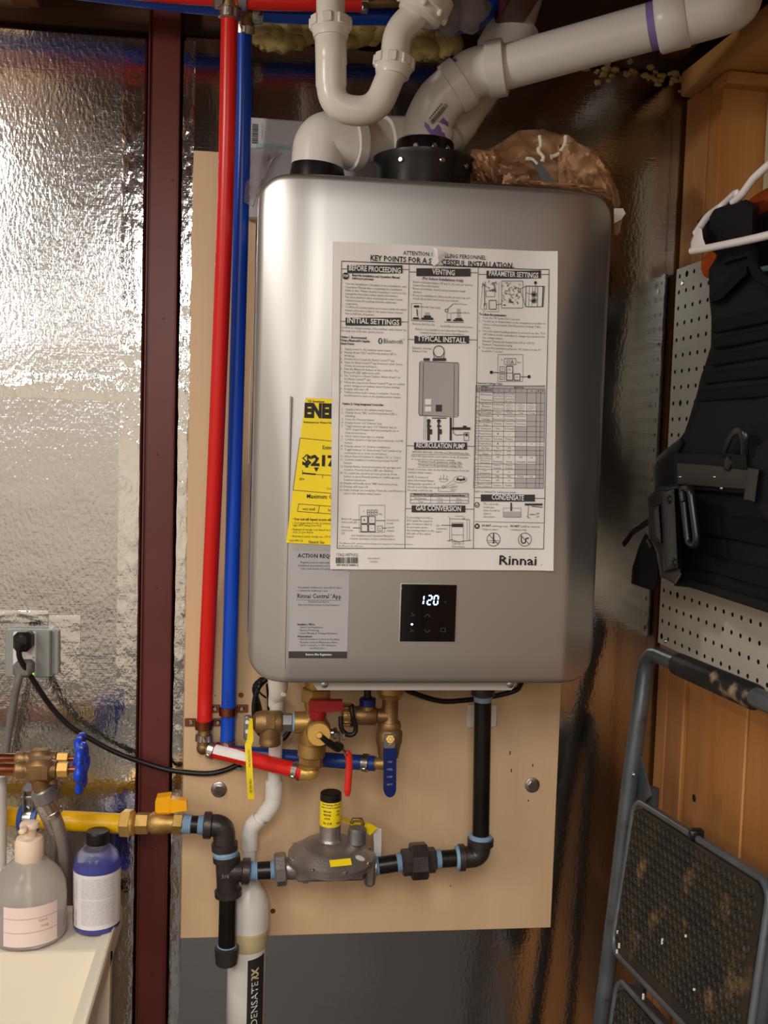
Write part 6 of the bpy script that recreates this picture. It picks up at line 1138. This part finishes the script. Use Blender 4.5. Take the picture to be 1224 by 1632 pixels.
# ------------------------------------------------------------------ folding step ladder
ld = thing('step_ladder', 'grey folding step ladder with black perforated treads leaning at the right wall', 'ladder', SW(.32, 0, .18))
def aZ(p): return (p-W0).dot(WD)
lt = [S(958, 1632, .118), S(988, 1387, .098), S(1005, 1232, .083), S(1020, 1130, .068)]
dn = (lt[0]-lt[1]); foot = lt[0]+dn*(lt[0].z/-dn.z)
hL, hR = S(1046, 1043, .052), S(1300, 1153, .052); aR = aZ(hR); rt_ = SW(aR+.03, lt[3].z, .062); rm = SW(aR+.035, lt[1].z, .098); rf = SW(aR+.05, 0, (foot-W0).dot(WN))
fr = bend([foot]+lt+[S(1031, 1036, .054), hR+(hR-hL).normalized()*.03, rt_, rm, rf], [.05, .05, .05, .02, .06, .07, .05, .05], 8)
MB().tube(fr, .0128, 18).build('front_frame', 'ladder', ld, 60)
b = MB(); g0 = S(1080, 1058, .052); g1 = S(1206, 1112.5, .052); b.tube([g0, lerp(g0, g1, .02), lerp(g0, g1, .98), g1], [.0148, .0168, .0168, .0148], 18); b.build('foam_grip', 'grip', ld, 60)
rr_ = [p-WN*.030+V((0, 0, -.02)) for p in (lt[3]+(lt[2]-lt[3])*.8, lt[1])]
for s_, aa_ in ((0, None), (1, aR)):
    if s_ == 0: p0, p1 = SW(aZ(lt[2])+.012, lt[2].z-.02, .050), SW(aZ(foot)+.012, 0, .075)
    else: p0, p1 = SW(aR+.02, lt[2].z-.02, .050), SW(aR+.035, 0, .075)
    MB().tube([p0, p1], .0095, 14).build('rear_leg', 'ladder', ld, 60)
b = MB(); pillow(b, [(1012, 1195), (1023, 1205), (1040, 1268), (1024, 1282), (1008, 1262)], .074, .012, 2, 0, 8); b.build('hinge_plate', 'ladder', ld, 40)
for q in (S(1010, 1234, .089),): b = MB(); b.rev(q, q+WN*.003, [(0, .004), (1, .002)], 10); b.build('rivet', 'steel', ld, 40)
def tread(TL, TR, BL, dz):
    ux = (TR-TL); uy = (BL-TL); Lx, Ly = ux.length, uy.length; ux, uy = ux.normalized(), uy.normalized(); uy = (uy-ux*uy.dot(ux)*.0).normalized(); nn = ux.cross(uy).normalized()
    if nn.dot(WN) < 0: nn = -nn
    Q = lambda u, v, h=0: TL+ux*u+uy*v+nn*h
    rc = .022; out = []
    for cx, cy, a0 in ((rc, rc, 180), (Lx-rc, rc, 270), (Lx-rc, Ly-rc, 0), (rc, Ly-rc, 90)):
        for k in range(6): a = math.radians(a0+90*k/5); out.append((cx+rc*math.cos(a), cy+rc*math.sin(a)))
    b = MB(); b.prism([Q(u, v, -.020) for u, v in out], nn*.018); st_ = b.build('step_pan', 'ladder', ld, 30)
    b = MB(); b.tube([Q(u, v, -.001) for u, v in out], .0048, 10, closed=True); b.build('rim', 'ladder', ld, 60)
    ins = [(u+(Lx/2-u)*.045, v+(Ly/2-v)*.055) for u, v in out]; b = MB(); b.prism([Q(u, v, -.003) for u, v in ins], nn*.005); b.build('rubber_mat', 'tread', ld, 30)
    b = MB(); sp = .0145; rw = int((Ly-.03)/(sp*.87)); n = 10
    for i in range(rw):
        for j in range(int((Lx-.03)/sp)):
            u, v = .018+(j+.5*(i % 2))*sp, .018+i*sp*.87
            if u > Lx-.016: continue
            vv = []
            for r, h in ((.0070, .0018), (.0064, .0042), (.0052, .0042), (.0046, .0020)): vv += [Q(u+math.cos(2*math.pi*k/n)*r, v+math.sin(2*math.pi*k/n)*r, h) for k in range(n)]
            b.add(vv, [(q*n+k, q*n+(k+1) % n, (q+1)*n+(k+1) % n, (q+1)*n+k) for q in range(3) for k in range(n)])
    b.build('tread_rings', 'tread', ld, 60)['kind'] = 'stuff'
    return Q
TL_, BL_ = S(1012, 1274, .092), S(975, 1512, .130); TR_ = TL_+(S(1228, 1410, .092)-TL_)
Q1 = tread(TL_, TR_, BL_, 0)
dnl = V((0, 0, 0)); TL2 = S(985, 1558, .122); Q2 = tread(TL2, TL2+(TR_-TL_), TL2+(BL_-TL_), 0)
b = MB(); b.box(Q1(.20, -.004, .0), (.012, .02, .016), .003, (WD, WN, V((0, 0, 1)))); b.build('lock_clip', 'plastic', ld, 36)
random.seed(3)
b = MB()
for u, v in ((.02, .19), (.032, .205), (.028, .215), (.13, .235), (.16, .15), (.22, .12), (.26, .17), (.3, .2)):
    p = Q1(u, v, .0042); b.box(p, (.003, .002, random.uniform(.003, .012)), .0005)
b.build('paint_drips', 'frosty', ld, 0)['kind'] = 'stuff'
